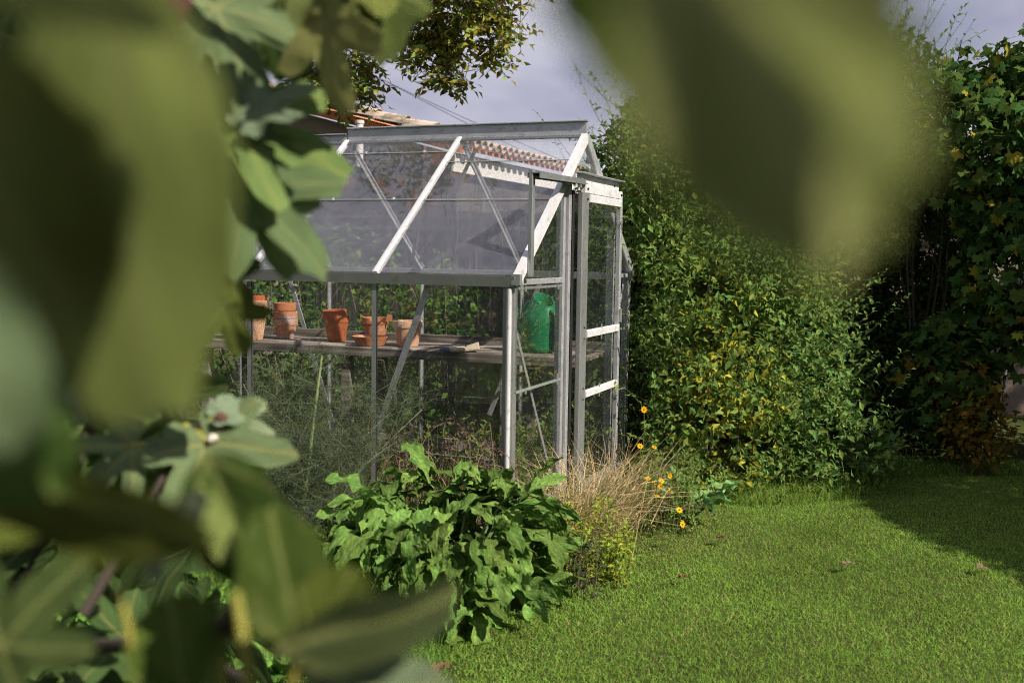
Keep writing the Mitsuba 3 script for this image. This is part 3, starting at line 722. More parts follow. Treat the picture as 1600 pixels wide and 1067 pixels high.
SK = thing('flowering_shrub', 'big dense leafy shrub with yellowing leaves beside the greenhouse door', 'shrub')
m = MB(); m.add(*foliage(SH, 62000, r, .62, .056, .027, (.090, .138, .032), .36, (6.5, .485), tint=yellow_patch)); k = m.put(f'{SK}__foliage', 'leaf_gloss'); tag(k, kind='stuff')
stems, lv = sprays(SH, 520, r, .26, .042, .020, (.085, .14, .035), 0, .8, .028)
m = MB()
for t in stems: m.add(*tube(t, np.linspace(.0022, .001, 7), 3), (.07, .075, .03))
k = m.put(f'{SK}__shoots', 'bark'); tag(k, kind='stuff')
m = MB(); m.add(*lv); k = m.put(f'{SK}__shoot_leaves', 'leaf_gloss'); tag(k, kind='stuff')
m = MB()
for t in twig_core(SH, 60, r, None): m.add(*t, (.10, .085, .06))
m.put(f'{SK}__stems', 'bark')

# tall hedge behind the shrub, its top against the sky
r = rs(12)
HG1 = [(0.95, 8.6, 1.35, .55, .75, 1.25), (1.5, 8.9, 1.5, .7, .8, 1.4), (2.3, 9.0, 1.5, .8, .8, 1.55), (3.1, 8.9, 1.5, .8, .8, 1.60), (1.2, 8.6, 2.35, .45, .6, .40), (2.75, 8.7, 2.75, .6, .6, .45), (2.5, 8.5, 1.1, .7, .5, 1.2), (3.05, 8.3, 1.0, .46, .5, 1.1)]
HK1 = thing('tall_hedge', 'tall shaggy hedge at the back of the lawn behind the leafy shrub', 'hedge')
m = MB(); m.add(*foliage(HG1, 92000, r, .55, .062, .032, (.036, .064, .016), .30, (4.5, .40))); tag(m.put(f'{HK1}__foliage', 'leaf_gloss'), kind='stuff')
stems, lv = sprays(HG1, 420, r, .36, .045, .022, (.10, .15, .04), 1.2, 1.2, .035)
m = MB()
for t in stems: m.add(*tube(t, np.linspace(.0028, .0012, 7), 3), (.09, .09, .04))
tag(m.put(f'{HK1}__shoots', 'bark'), kind='stuff')
m = MB(); m.add(*lv); tag(m.put(f'{HK1}__shoot_leaves', 'leaf_gloss'), kind='stuff')
m = MB()
for t in twig_core(HG1, 70, r, None, .009): m.add(*t, (.10, .085, .06))
m.put(f'{HK1}__stems', 'bark')

# vine at the right edge: broad lobed leaves hanging over the recess
r = rs(13)
VN = [(3.10, 7.35, 2.15, .50, .55, .62), (3.25, 7.2, 1.35, .30, .45, .75), (3.55, 7.3, 2.2, .6, .6, .75), (2.95, 7.3, .55, .32, .5, .5), (2.60, 7.9, 1.95, .50, .5, .65)]


def lobed(p, A, N, s, col):
    """five-pointed vine leaves, 10 outline points and a centre each"""
    n = len(p); A = norm(A); N = norm(N - A * np.sum(N * A, 1, keepdims=True)); S = np.cross(N, A)
    an = np.radians([180, 140, 100, 72, 45, 22, 0, -22, -45, -72, -100, -140]); ra = np.array([.12, .42, .62, .40, .72, .46, .80, .46, .72, .40, .62, .42])
    x = (ra * np.cos(an))[None, :, None]; y = (ra * np.sin(an))[None, :, None]; zz = (-.18 * ra ** 2)[None, :, None]
    s = s[:, None, None]
    o = p[:, None] + s * (A[:, None] * x + S[:, None] * y + N[:, None] * zz)
    v = np.concatenate([o, p[:, None] + 0 * o[:, :1]], 1); m = 12; k = np.arange(n)[:, None, None] * 13
    f = (k + np.array([[i, (i + 1) % m, 12] for i in range(m)])[None]).reshape(-1, 3)
    return v.reshape(-1, 3), f, np.repeat(col, 13, 0)


VK = thing('grape_vine', 'broad leaved vine climbing up the right edge in front of a pale wall', 'vine')
p, o = shell(VN, 10500, .55, r, .3); g = meshkit.fbm(p * 2.4, 3, 4); ok = g > .40; p, o = p[ok], o[ok]; k = len(p)
c = lcol(r, k, (.036, .066, .016), .5); ym = r.rand(k) < .07; c = mixc(c, np.array([.34, .30, .04]), ym); bm = (r.rand(k) < .08) & (p[:, 2] < .8); c = mixc(c, np.array([.22, .14, .03]), bm)
m = MB(); m.add(*lobed(p, norm(o * .3 - ZD * .6 + r.normal(size=(k, 3)) * .6), norm(o * .7 + ZD * .4 + r.normal(size=(k, 3)) * .5), .078 * (.45 + .8 * r.rand(k)), c)); tag(m.put(f'{VK}__leaves', 'leaf_gloss'), kind='stuff')
m = MB()
for _ in range(16):
    a = np.array([2.75 + .7 * r.rand(), 7.5 + .4 * r.rand(), 0]); b = np.array([2.4 + 1.2 * r.rand(), 7.0 + .6 * r.rand(), 1.6 + 1.3 * r.rand()])
    m.add(*tube(bez(a, (a + b) / 2 + (r.rand(3) - .5) * .8, b, 12) + (r.rand(12, 3) - .5) * .03, np.linspace(.009, .003, 12), 5), (.06, .045, .035))
m.put(f'{VK}__stems', 'bark')
# low rusty-leaved plant under the vine
r = rs(14); RP = [(2.98, 6.95, .32, .28, .3, .3)]
k = thing('rusty_leaved_bush', 'small bush with rusty orange leaves in the shade at right edge', 'bush')
m = MB(); m.add(*foliage(RP, 800, r, .8, .05, .035, (.11, .075, .012), .3, (3, .2))); tag(m.put(f'{k}__foliage', 'leaf_soft'), kind='stuff')
m = MB()
for t in twig_core(RP, 16, r, None, .003): m.add(*t, (.10, .07, .05))
m.put(f'{k}__stems', 'bark')
# garden wall beyond the vine, with a red-banded rod
GWK = free('garden_wall'); wv = np.array([[2.2, 10.3, 0], [7.5, 9.0, 0], [7.56, 9.25, 0], [2.26, 10.55, 0]]); wt = wv + ZD * 2.3
put(GWK, (np.vstack([wv, wt]), np.array([[0, 1, 5], [0, 5, 4], [1, 2, 6], [1, 6, 5], [2, 3, 7], [2, 7, 6], [3, 0, 4], [3, 4, 7], [4, 5, 6], [4, 6, 7]])), 'pink_render'); tag(GWK, 'pale pinkish plastered wall glimpsed through the vine at right edge', 'wall')
pk = thing('marker_rod', 'thin grey rod with a red band against the pale wall', 'rod'); q = at(1572, 520, 8.6)
put(f'{pk}__rod', tube([[q[0], q[1], 0], [q[0] + .03, q[1], 1.6]], .012, 8), 'aluminium_dark'); put(f'{pk}__band', tube([[q[0] + .012, q[1], q[2] - .13], [q[0] + .014, q[1], q[2] - .06]], .0145, 8), 'red_paint')

# unseen added hedges: one shades the lawn corner, two block low sky light
def clipped(key, label, a, b, ht, thick, n, leaf, seed):
    """a clipped hedge from a to b (ground points): leaves on its two faces and top, stems inside"""
    r = rs(seed); a, b = np.array([*a, 0.0]), np.array([*b, 0.0]); d = b - a; nn = norm(np.array([d[1], -d[0], 0])); t = r.rand(n); face = r.randint(0, 3, n)
    off = np.where(face == 0, 0, np.where(face == 1, 1, r.rand(n))) * thick + (r.rand(n) - .5) * .16; z = np.where(face == 2, ht, r.rand(n) * ht) + (r.rand(n) - .5) * .12
    p = a + t[:, None] * d + off[:, None] * nn + z[:, None] * ZD; k = thing(key, label, 'hedge'); m = MB()
    m.add(*leaves(p, r.normal(size=(n, 3)), r.normal(size=(n, 3)) + [0, 0, .4], leaf * (.6 + .6 * r.rand(n)), leaf * .62, lcol(r, n, (.040, .072, .02)))); tag(m.put(f'{k}__foliage', 'leaf_gloss'), kind='stuff'); m = MB()
    for i in range(40):
        q = a + d * (i + .5) / 40 + nn * thick * .5; m.add(*tube(bez(q, q + [.2 * (r.rand() - .5), .2 * (r.rand() - .5), ht * .5], q + [.5 * (r.rand() - .5), .3 * (r.rand() - .5), ht * .95], 6), np.linspace(.03, .008, 6), 5), (.1, .085, .06))
    m.put(f'{k}__stems', 'bark')


clipped('added_hedge', 'added unseen hedge along the right side, shading the lawn corner', (6.4, -4.5), (4.05, 8.0), 3.15, .75, 42000, .13, 15)
clipped('added_hedge', 'added unseen hedge behind the viewpoint that blocks low sky light', (-6.5, -5.0), (6.4, -5.0), 3.6, .9, 30000, .20, 25)
clipped('added_hedge', 'added unseen hedge at far left that blocks low sky light', (-6.6, 8.5), (-6.6, -5.0), 3.8, .9, 30000, .20, 26)

def added_tree(label, x, y, h, R_, seed):  # unseen trees added to block sky light on the right
    r = rs(seed); k = thing('added_tree', label, 'tree'); E = [(x + (r.rand() - .5) * R_, y + (r.rand() - .5) * R_, h * (.45 + .45 * r.rand()), R_ * (.5 + .3 * r.rand()), R_ * (.5 + .3 * r.rand()), h * .2) for _ in range(7)]
    m = MB(); m.add(*foliage(E, 16000, r, .6, .22, .13, (.045, .08, .02), .3, (1.2, .38))); tag(m.put(f'{k}__crown', 'leaf_gloss'), kind='stuff'); m = MB()
    for e in E: m.add(*tube(bez(np.array([x, y, h * .2]), np.array([x, y, h * .5]), np.array(e[:3]), 8), np.linspace(.12, .02, 8), 7), (.12, .10, .08))
    m.put(f'{k}__limbs', 'bark'); m = MB(); m.add(*tube([[x, y, -.1], [x + .05, y, h * .2], [x, y + .05, h * .5]], [.25, .18, .13], 10), (.12, .10, .08)); m.put(f'{k}__trunk', 'bark', smooth=True)


added_tree('added tree outside the frame that dims the sky light at right', 10.3, 7.5, 7.5, 3.0, 61); added_tree('second added tree outside the frame, further back, dimming the sky light', 12.0, 13.5, 7.5, 2.8, 62)

# brambles and ivy between greenhouse and house
r = rs(16)
BR = [tuple(gh(u, v, z)) + (a, b, c) for u, v, z, a, b, c in ((.5, 3.0, .35, .7, .55, .65), (1.3, 2.9, .5, .7, .5, .75), (2.1, 2.95, .65, .7, .5, .85), (2.9, 3.0, .7, .8, .6, .95), (3.9, 3.1, .9, .9, .6, 1.2), (-.2, 3.2, .3, .6, .5, .6))]
BK2 = thing('bramble_thicket', 'dark bramble thicket seen through the glass behind the potting bench', 'thicket')
p, o = shell(BR, 17000, .6, r, .35, keep_view); g = meshkit.fbm(p * 2.2 + 4, 3, 6); ok = g > .47; p, o = p[ok], o[ok]; k = len(p)
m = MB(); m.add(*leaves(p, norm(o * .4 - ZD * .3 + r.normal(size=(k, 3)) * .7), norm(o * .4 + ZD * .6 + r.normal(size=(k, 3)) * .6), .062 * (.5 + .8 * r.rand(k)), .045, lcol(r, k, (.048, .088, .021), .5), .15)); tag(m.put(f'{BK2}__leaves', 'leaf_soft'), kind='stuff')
m = MB()
for _ in range(70):
    e = BR[r.randint(len(BR))]; a = np.array([e[0] + (r.rand() - .5), e[1] + (r.rand() - .5) * .5, 0]); b = a + [(r.rand() - .5) * 1.2, (r.rand() - .5) * .5 - .15, .7 + .9 * r.rand()]
    if keep_view(np.array([b]))[0]: m.add(*tube(bez(a, (a + b) / 2 + [0, 0, .4], b, 9), np.linspace(.004, .0015, 9), 4), (.20, .15, .11))
tag(m.put(f'{BK2}__canes', 'bark'), kind='stuff')
# board fence behind the brambles (dark, weathered)
FKN = thing('board_fence', 'dark weathered board fence behind the brambles', 'fence'); r = rs(17)
for i in range(30):
    u = -1.0 + i * .16; put(f'{FKN}__board', prism(rect(.15, .02, .002), gh(u, 3.95 + .01 * r.rand(), 0), gh(u + .01 * (r.rand() - .5), 3.95, 1.72 + .05 * r.rand()), LD), 'barn_wood')
for z in (.45, 1.4): put(f'{FKN}__rail', prism(rect(.04, .07, .003), gh(-1.1, 4.0, z), gh(3.8, 4.0, z), GD), 'barn_wood')
# dense evergreen at the far left behind everything
r = rs(18); EV = [(-4.6, 10.5, 1.8, 1.5, 1.2, 2.2), (-3.4, 8.9, 1.1, .9, .8, 1.4), (-6.2, 10, 2.2, 1.6, 1.4, 2.6)]
k = thing('evergreen_bush', 'dark evergreen bush at far left behind the fig leaves', 'bush')
m = MB(); m.add(*foliage(EV, 26000, r, .5, .09, .05, (.04, .075, .022), .25, (2, .36))); tag(m.put(f'{k}__foliage', 'leaf_soft'), kind='stuff')
m = MB()
for t in twig_core(EV, 30, r, None, .02): m.add(*t, (.10, .085, .06))
m.put(f'{k}__stems', 'bark')

# ------------------------------------------------------------------ walnut tree overhanging from the left
r = rs(19)
WT = [tuple(at(x, y, Y)) + (a, a * .9, b) for x, y, Y, a, b in ((735, 10, 9.4, .36, .26), (785, 40, 9.3, .19, .22), (760, 75, 9.4, .18, .17), (700, 118, 9.5, .20, .15), (655, 50, 9.6, .25, .30), (690, 60, 9.6, .28, .25), (560, 95, 9.8, .22, .32), (495, 120, 9.9, .20, .22), (550, 140, 9.9, .12, .16), (475, 60, 10, .3, .4), (520, 130, 10, .2, .2), (640, -20, 9.6, .5, .25), (560, -60, 9.8, .8, .5), (760, -70, 9.4, .6, .3))]
WT += [(-2.6, 9.4, 4.7, 1.1, 1.1, .7), (-1.5, 8.2, 5.2, .9, .9, .45), (-3.6, 9.8, 4.6, 1.3, 1.1, 1.1), (-2.0, 10.2, 5.6, 1.4, 1.2, .9)]
WK = thing('walnut_tree', 'leafy tree with browning leaves hanging into the sky above the tiled roof', 'tree')
E_ = np.array(WT); w = np.maximum(E_[:, 3] * E_[:, 5], .03); w[14:] *= .35; cl, stems = [], []
nc = 2300; idx = r.choice(len(E_), nc, p=w / w.sum()); d = norm(r.normal(size=(nc, 3))) * (r.rand(nc, 1) ** .5); cp = E_[idx, :3] + d * E_[idx, 3:]
LP, LA, LN = [], [], []
for c in cp:
    ax = norm(np.array([r.normal() * .7, r.normal() * .7, -.45 + r.normal() * .3])); sd = norm(np.cross(ax, ZD + r.normal(size=3) * .3))
    for j in range(7):
        s = .02 + .20 * (j // 2) / 3; q = c + ax * s; a_ = norm(ax * .5 + sd * (1 if j % 2 else -1) - ZD * .35) if j < 6 else ax
        LP.append(q); LA.append(a_); LN.append(norm(np.cross(ax, sd) * (1 if r.rand() < .5 else -1) + r.normal(size=3) * .5))
    stems.append((c, c + ax * .2))
LP, LA, LN = map(np.array, (LP, LA, LN)); k = len(LP); c = lcol(r, k, (.150, .165, .030), .4, .3); c = mixc(c, np.array([.20, .12, .03]), r.rand(k) < .12)
m = MB(); m.add(*leaves(LP, LA, LN, .088 * (.65 + .6 * r.rand(k)), .042, c, .12, .2)); tag(m.put(f'{WK}__crown', 'leaf_gloss'), kind='stuff')
m = MB()
TB = np.array([-5.0, 11.3, 0])
for i, e in enumerate(WT):
    e = np.array(e[:3]); s = TB + [.3, -.2, 2.9 + .5 * r.rand()]; m.add(*tube(bez(s, s * .35 + e * .65 + ZD * .55, e, 12) + (r.rand(12, 3) - .5) * .03, np.linspace(.05, .006, 12), 6), (.15, .13, .105))
for a, b in stems:
    if r.rand() < .7: m.add(*tube(np.array([a - (b - a) * (.5 + r.rand()) + (r.rand(3) - .5) * .05, a, b]), np.array([.004, .003, .0015]), 3), (.14, .12, .07))
m.put(f'{WK}__branches', 'bark')
m = MB(); m.add(*tube([TB - ZD * .1, TB + [.05, 0, 1.2], TB + [.2, -.1, 2.4], TB + [.35, -.25, 3.6], TB + [.5, -.3, 5.0]], [.26, .20, .17, .13, .08], 12), (.15, .13, .105)); m.put(f'{WK}__trunk', 'bark', smooth=True)

# ------------------------------------------------------------------ lawn
r = rs(21)


def blades(x, y, h, w, col, r, lean=.5, comb=(0, 0)):
    n = len(x); z0 = .03 * (meshkit.fbm(np.stack([x * 1.1, y * 1.1, 0 * x], 1), 3, 2) - .5) - .004
    p = np.stack([x, y, z0], 1); a = r.rand(n) * 2 * np.pi; l = lean * r.rand(n) ** .7
    d = np.stack([np.cos(a) * l + comb[0], np.sin(a) * l + comb[1], np.ones(n)], 1); d = norm(d) * h[:, None]
    mid = p + d * .55 + ZD * h[:, None] * .06; tip = p + d; tip[:, :2] += d[:, :2] * .5; tip[:, 2] -= h * .12 * l
    return ribbons(p, mid, tip, w, col, up=norm(r.normal(size=(n, 3)) * [1, 1, .3]))


def in_view(x, y, mx=130):
    q = np.stack([x, y, 0 * x], 1) - CP; dz = q @ FW; px = 800 + F * (q @ RT) / dz; py = 533.5 - F * (q @ UP) / dz
    return (px > -mx) & (px < 1600 + mx) & (py < 1067 + mx) & (dz > .5)


n = 480000; y = 2.6 + 4.9 * r.rand(n) ** 1.15; x = -1.8 + 5.6 * r.rand(n); ok = in_view(x, y); q = np.stack([x, y, 0 * x], 1) - O0; u_, v_ = q @ LD, q @ GD
ok &= ~((u_ > -.02) & (u_ < LEN) & (v_ > -.02) & (v_ < W)) & ~(((x + .22) / .42) ** 2 + ((y - 4.5) / .45) ** 2 < 1); x, y = x[ok], y[ok]; n = len(x)
pa = meshkit.fbm(np.stack([x * 1.3, y * 1.3, 0 * x], 1), 4, 7); pb = meshkit.fbm(np.stack([x * 6, y * 6, 0 * x], 1), 3, 8)
edge = np.clip(1 - np.hypot((x - .75) / .75, (y - 5.45) / .8), 0, 1)                       # thin dry patch by the door corner
h = (.014 + .014 * r.rand(n)) * (.75 + .6 * pb) * (1 - .25 * edge)
c = lcol(r, n, (.120, .200, .034), .28, .16); c *= (.65 + .75 * pa)[:, None]; straw = r.rand(n) < (.05 + .30 * edge + .10 * np.clip(pb - .5, 0, 1) * 2)
c = mixc(c, np.array([.42, .36, .16]) * (.7 + .5 * r.rand(n, 1)), straw)
m = MB(); m.add(*blades(x, y, h, .0018 + .0015 * r.rand(n), c, r, .85)); k = m.put('lawn_grass', 'grass_mat'); tag(k, 'short mown green grass of the lawn', 'grass', kind='stuff')
# longer uncut grass along the foot of shrub and hedge
n = 5000; t = r.rand(n); x = .85 + 2.5 * t + .05 * r.normal(size=n); y = 5.93 + .45 * t + np.where(t > .45, .55 * np.clip((t - .45) / .2, 0, 1), 0) + np.abs(r.normal(size=n)) * .24 + .12 * (meshkit.noise(np.stack([x * 5, 0 * x, 0 * x], 1), 3) - .5)
m = MB(); m.add(*blades(x, y, .03 + .11 * r.rand(n) ** 1.6, .003 + .002 * r.rand(n), lcol(r, n, (.10, .15, .03), .4), r, .7)); k = m.put('long_grass', 'grass_mat'); tag(k, 'longer uncut grass along the foot of the shrub and hedge', 'grass', kind='stuff')
n = 6000; x = -1.7 + 1.5 * r.rand(n); y = 3.0 + 1.5 * r.rand(n); m = MB(); m.add(*blades(x, y, .05 + .08 * r.rand(n), .004, lcol(r, n, (.075, .14, .025)), r, .7)); k = m.put('long_grass', 'grass_mat'); tag(k, 'rough grass under the fig at lower left', 'grass', kind='stuff')


# ------------------------------------------------------------------ broad leaves (comfrey and others)
def broad_leaf(p0, az, e0, bend, L, Wd, r, col, wave=.35, fold=.30, twist=0.0, ns=20, nc=10, holes=.2, stalk=.14):
    s = np.linspace(0, 1, ns); ang = e0 - bend * s ** 1.2; ds = L / (ns - 1)
    hx = np.concatenate([[0], np.cumsum(np.cos((ang[1:] + ang[:-1]) / 2) * ds)]); hz = np.concatenate([[0], np.cumsum(np.sin((ang[1:] + ang[:-1]) / 2) * ds)])
    b = np.clip((s - stalk) / (1 - stalk), 0, 1); wp = Wd * .5 * (b ** .7 * (1 - b) ** .85) / .42 + .006; wp[-1] = .001
    t = np.linspace(-1, 1, nc + 1); ph = r.rand() * 6; k1 = 14 + 8 * r.rand()
    X, Y_, Z = np.zeros((ns, nc + 1)), np.zeros((ns, nc + 1)), np.zeros((ns, nc + 1))
    for i in range(ns):
        at_ = np.abs(t); yy = t * wp[i] * (1 + at_ ** 2 * (.16 * math.sin(k1 * 2.1 * s[i] + ph * 2) + .14 * (r.rand() - .5))); up = fold * wp[i] * at_ - .5 * fold * wp[i] * at_ ** 2 + wave * wp[i] * at_ ** 2 * np.sin(k1 * s[i] + ph + (t > 0) * 2.0) + .004 * (r.rand(nc + 1) - .5) * 2 * (b[i] > .02)
        tw = twist * s[i]; y2 = yy * math.cos(tw) - up * math.sin(tw); u2 = yy * math.sin(tw) + up * math.cos(tw)
        X[i] = hx[i] - math.sin(ang[i]) * u2; Z[i] = hz[i] + math.cos(ang[i]) * u2; Y_[i] = y2
    ca, sa = math.cos(az), math.sin(az)
    v = np.stack([p0[0] + X * ca - Y_ * sa, p0[1] + X * sa + Y_ * ca, p0[2] + Z], -1).reshape(-1, 3); v[:, 2] = np.maximum(v[:, 2], .008)
    m_ = nc + 1; i, j = np.meshgrid(np.arange(ns - 1), np.arange(nc), indexing='ij'); q = np.stack([i * m_ + j, i * m_ + j + 1, (i + 1) * m_ + j + 1, (i + 1) * m_ + j], -1).reshape(-1, 4)
    if r.rand() < holes: q = np.delete(q, r.choice(np.arange(nc * 4, len(q) - nc * 2), 1 + r.randint(3)), 0)
    c = np.broadcast_to(col, (ns, nc + 1, 3)).copy(); c *= (.85 + .3 * r.rand(ns, nc + 1, 1)); sv = (((s[:, None] * 9 - np.abs(t)[None] * 1.1) % 1) < .24)[..., None]; c = np.where(sv, c * 1.35 + .008, c * .92); c[:, nc // 2] = c[:, nc // 2] * .5 + np.array([.20, .27, .10]) * .5; c *= (.75 + .5 * meshkit.noise(np.stack(np.broadcast_arrays(s[:, None] * 5 + ph, t[None] * 1.5, 0.0), -1), 3))[..., None]
    return v, q, c.reshape(-1, 3)


def plant_leaves(key, specs, r, mat='leaf_crinkled', base=(.066, .118, .026), name='leaf'):
    for p0, az, e0, bend, L, Wd in specs:
        k = .6 + .8 * r.rand(); c = np.array(base) * LEAFK * k * np.array([1 + .25 * (r.rand() - .4), 1, 1])
        v, q, cc = broad_leaf(p0, az, e0, bend, L, Wd, r, c, wave=.30 + .35 * r.rand(), fold=.15 + .35 * r.rand(), twist=(r.rand() - .5) * 2.6, holes=.35)
        put(f'{key}__{name}', (v, q), mat, True, cc)


r = rs(31)
CK = thing('comfrey', 'big clump of drooping comfrey leaves with slug holes in front of the greenhouse', 'plant')
specs = []
C0 = np.array([-.25, 4.40, 0.0]); RX = np.array([.56, .70, .47])
for i in range(285):
    a = i * 2.39996 + .5 * r.rand(); hgt = r.rand() ** .85; top = max(0, 1 - (hgt * .98) ** 4) ** .35
    d = np.array([math.cos(a), math.sin(a)]); rr = (.30 + .62 * top) * (.75 + .3 * r.rand())
    if d[1] > .2 and rr > .75: rr *= .8
    L = .20 + .15 * r.rand(); p = C0 + np.array([d[0] * RX[0] * rr * .72, d[1] * RX[1] * rr * .72, .03 + hgt * RX[2] * .80])
    specs.append((p, a + r.normal() * .75, min(.9, .85 - .75 * top + .40 * r.normal()), .8 + 1.6 * r.rand(), L, .055 + .045 * r.rand()))
for q, a in (((-.52, 4.62), 1.9), ((-.60, 4.7), 1.4), ((-.20, 4.72), 1.3), ((.0, 4.7), 1.7), ((-.36, 4.7), 1.5), ((.02, 4.5), 1.0), ((-.28, 4.3), 1.6)):
    specs.append((np.array([q[0], q[1], .16]), a, .8, 1.0, .24 + .08 * r.rand(), .09))
plant_leaves(CK, specs, r)
m = MB()
for _ in range(40):
    a = r.rand() * 6.28; m.add(*tube(bez(C0 + [.1 * math.cos(a), .1 * math.sin(a), 0], C0 + [.2 * math.cos(a), .22 * math.sin(a), .3], C0 + [.34 * math.cos(a), .42 * math.sin(a), .25 + .1 * r.rand()], 7), .005, 5), (.10, .15, .05))
m.put(f'{CK}__stems', 'bark')
for cx, cy, n, s, lab in ((-1.12, 3.62, 22, 1.0, 'broad leaved weed with bright leaves at bottom left under the fig'), (-.72, 3.42, 20, .9, 'broad leaved weed at bottom centre left beside the lawn edge'), (-1.55, 3.75, 20, 1.0, 'broad leaved weed in the bottom left corner')):
    key = thing('broad_leaved_weed', lab, 'plant'); sp = []
    for i in range(n):
        a = i * 2.4 + r.rand(); sp.append((np.array([cx + .05 * math.cos(a), cy + .05 * math.sin(a), .01]), a, 1.25 - .6 * r.rand(), .5 + 1.0 * r.rand(), (.22 + .12 * r.rand()) * s, .09 * s))
    plant_leaves(key, sp, r, base=(.075, .15, .03))
key = thing('small_comfrey', 'small young comfrey plant at the foot of the shrub beside yellow flowers', 'plant'); sp = []
for i in range(17):
    a = i * 2.4 + r.rand(); sp.append((np.array([.98 + .03 * math.cos(a), 5.72 + .03 * math.sin(a), .01]), a, 1.3 - .9 * r.rand(), .6 + .9 * r.rand(), .24 + .10 * r.rand(), .085))
plant_leaves(key, sp, r, base=(.07, .14, .045))

# ------------------------------------------------------------------ fennel
r = rs(32); FK = thing('fennel', 'tall feathery fennel plant with pale stems in front of the left panes', 'plant')
fs, th0, thm, tht = [], [], [], []
FB = np.array([-1.0, 4.62, 0])
main = [bez(FB + [.04, 0, 0], FB + [.06, .02, .5], at(478, 600, 4.75), 10)]
tops = [at(503, 555, 4.8), at(440, 560, 4.9), at(560, 600, 4.95), at(620, 690, 4.8), at(660, 640, 5.0), at(400, 640, 4.8), at(530, 700, 4.7), at(470, 680, 4.6), at(580, 760, 4.6), at(415, 740, 4.7), at(640, 620, 4.95), at(520, 640, 4.9), at(380, 600, 5.0)]
for i, t in enumerate(tops):
    b = FB + [(r.rand() - .5) * .22, (r.rand() - .5) * .16, 0]; c = bez(b, b * .5 + t * .5 + [(r.rand() - .5) * .2, 0, .12], t, 12); fs.append((c, .011 if i == 0 else .0055))
    for j in range(34):                                          # side shoots, then threads off each
        s = .25 + .75 * r.rand(); p = c[min(11, int(s * 11))]; d = norm(np.array([r.normal(), r.normal() * .7, .55 + .5 * r.normal()])); l = (.10 + .20 * r.rand()); sh_ = bez(p, p + d * l * .6, p + d * l + ZD * (-.05 + .08 * r.rand()), 7)
        fs.append((sh_, .0016))
        for _ in range(16):
            a = sh_[1 + r.randint(6)]; d2 = norm(d * .8 + r.normal(size=3) * .9); l2 = .035 + .06 * r.rand(); e = a + d2 * l2; th0.append(a); thm.append((a + e) / 2 + r.normal(size=3) * .006); tht.append(e)
            for _ in range(3):
                u = r.rand(); b2 = a + (e - a) * u; e2 = b2 + norm(d2 + r.normal(size=3) * .8) * (.015 + .03 * r.rand()); th0.append(b2); thm.append((b2 + e2) / 2); tht.append(e2)
for i, (c, w) in enumerate(fs[:1]): put(f'{FK}__stem', tube(c, np.linspace(w, w * .45, len(c)), 8), 'bark', True, np.broadcast_to((.17, .22, .09), (len(c) * 8, 3)))
m = MB()
for c, w in fs[1:]: m.add(*tube(c, np.linspace(w, w * .4, len(c)), 4), np.array([.12, .14, .085]) * (.4 + .8 * r.rand()))
tag(m.put(f'{FK}__side_stems', 'bark'), kind='stuff')
th0, thm, tht = map(np.array, (th0, thm, tht)); n = len(th0); m = MB(); m.add(*ribbons(th0, thm, tht, .0013, lcol(r, n, (.05, .066, .036)))); tag(m.put(f'{FK}__feathery_leaves', 'leaf_dull'), kind='stuff')

# ------------------------------------------------------------------ dead stalks with dark seed heads, behind the comfrey
r = rs(33); DK = thing('dead_stalks', 'dead brown stalks with dark shrivelled seed heads between comfrey and glass', 'dead plant'); m = MB(); LP = []
for i in range(34):
    px_ = 600 + 180 * r.rand(); py_ = 655 + 75 * r.rand(); t = at(px_, py_, 4.95 + .12 * r.rand()); b = np.array([t[0] + (r.rand() - .5) * .35, t[1] - .02 - .1 * r.rand(), 0]); c = bez(b, (b + t) / 2 + [(r.rand() - .5) * .3, 0, .25], t, 10)
    m.add(*tube(c, np.linspace(.0030, .0013, 10), 4), np.array([.20, .14, .09]) * (.5 + .8 * r.rand()))
    if r.rand() < .62:
        for _ in range(22): LP.append(t + r.normal(size=3) * [.022, .022, .03])
m.put(f'{DK}__stalks', 'bark'); LP = np.array(LP); n = len(LP); m = MB(); m.add(*leaves(LP, r.normal(size=(n, 3)), r.normal(size=(n, 3)), .03 * (.4 + r.rand(n)), .013, lcol(r, n, (.075, .05, .05), .5), .35)); tag(m.put(f'{DK}__seed_heads', 'dry_mat'), kind='stuff')

# ------------------------------------------------------------------ dry grass by the door, goldenrod, yellow flowers
r = rs(34); n = 1350; t = r.rand(n); cen = np.array([[.22, 4.98], [.36, 5.18], [.50, 5.42], [.60, 5.60], [.14, 4.92], [.30, 5.0]]); ci = r.choice(6, n, p=[.18, .2, .22, .10, .15, .15])
x = cen[ci, 0] + .075 * r.normal(size=n); y = cen[ci, 1] + .085 * r.normal(size=n); q = np.stack([x, y, 0 * x], 1) - O0; ok = (q @ LD) < -.07; x, y = x[ok], y[ok]; n = len(x)
p = np.stack([x, y, 0 * x], 1); a = r.rand(n) * 6.28; L = .18 + .40 * r.rand(n); le = .2 + .8 * r.rand(n) ** 1.8
d = np.stack([np.cos(a) * le + .25, np.sin(a) * le - .15, np.ones(n)], 1); d = norm(d) * L[:, None]; side = np.stack([np.cos(a), np.sin(a), 0 * a], 1)
mid = p + d * .6 + ZD * (.07 * L)[:, None]; tip = p + d + side * (L * .30 * le)[:, None] - ZD * (L * .20 * le)[:, None]; tip[:, 2] = np.maximum(tip[:, 2], .01)
c = lcol(r, n, (.30, .235, .135), .4, .12); c = mixc(c, np.array([.16, .19, .05]), r.rand(n) < .22)
DG = thing('dry_grass_tuft', 'tuft of dry straw coloured grass in front of the greenhouse door', 'grass tuft')
m = MB(); m.add(*ribbons(p, mid, tip, .0022 + .0026 * r.rand(n), c, up=norm(r.normal(size=(n, 3)) * [1, 1, .4]))); tag(m.put(f'{DG}__blades', 'dry_mat'), kind='stuff')
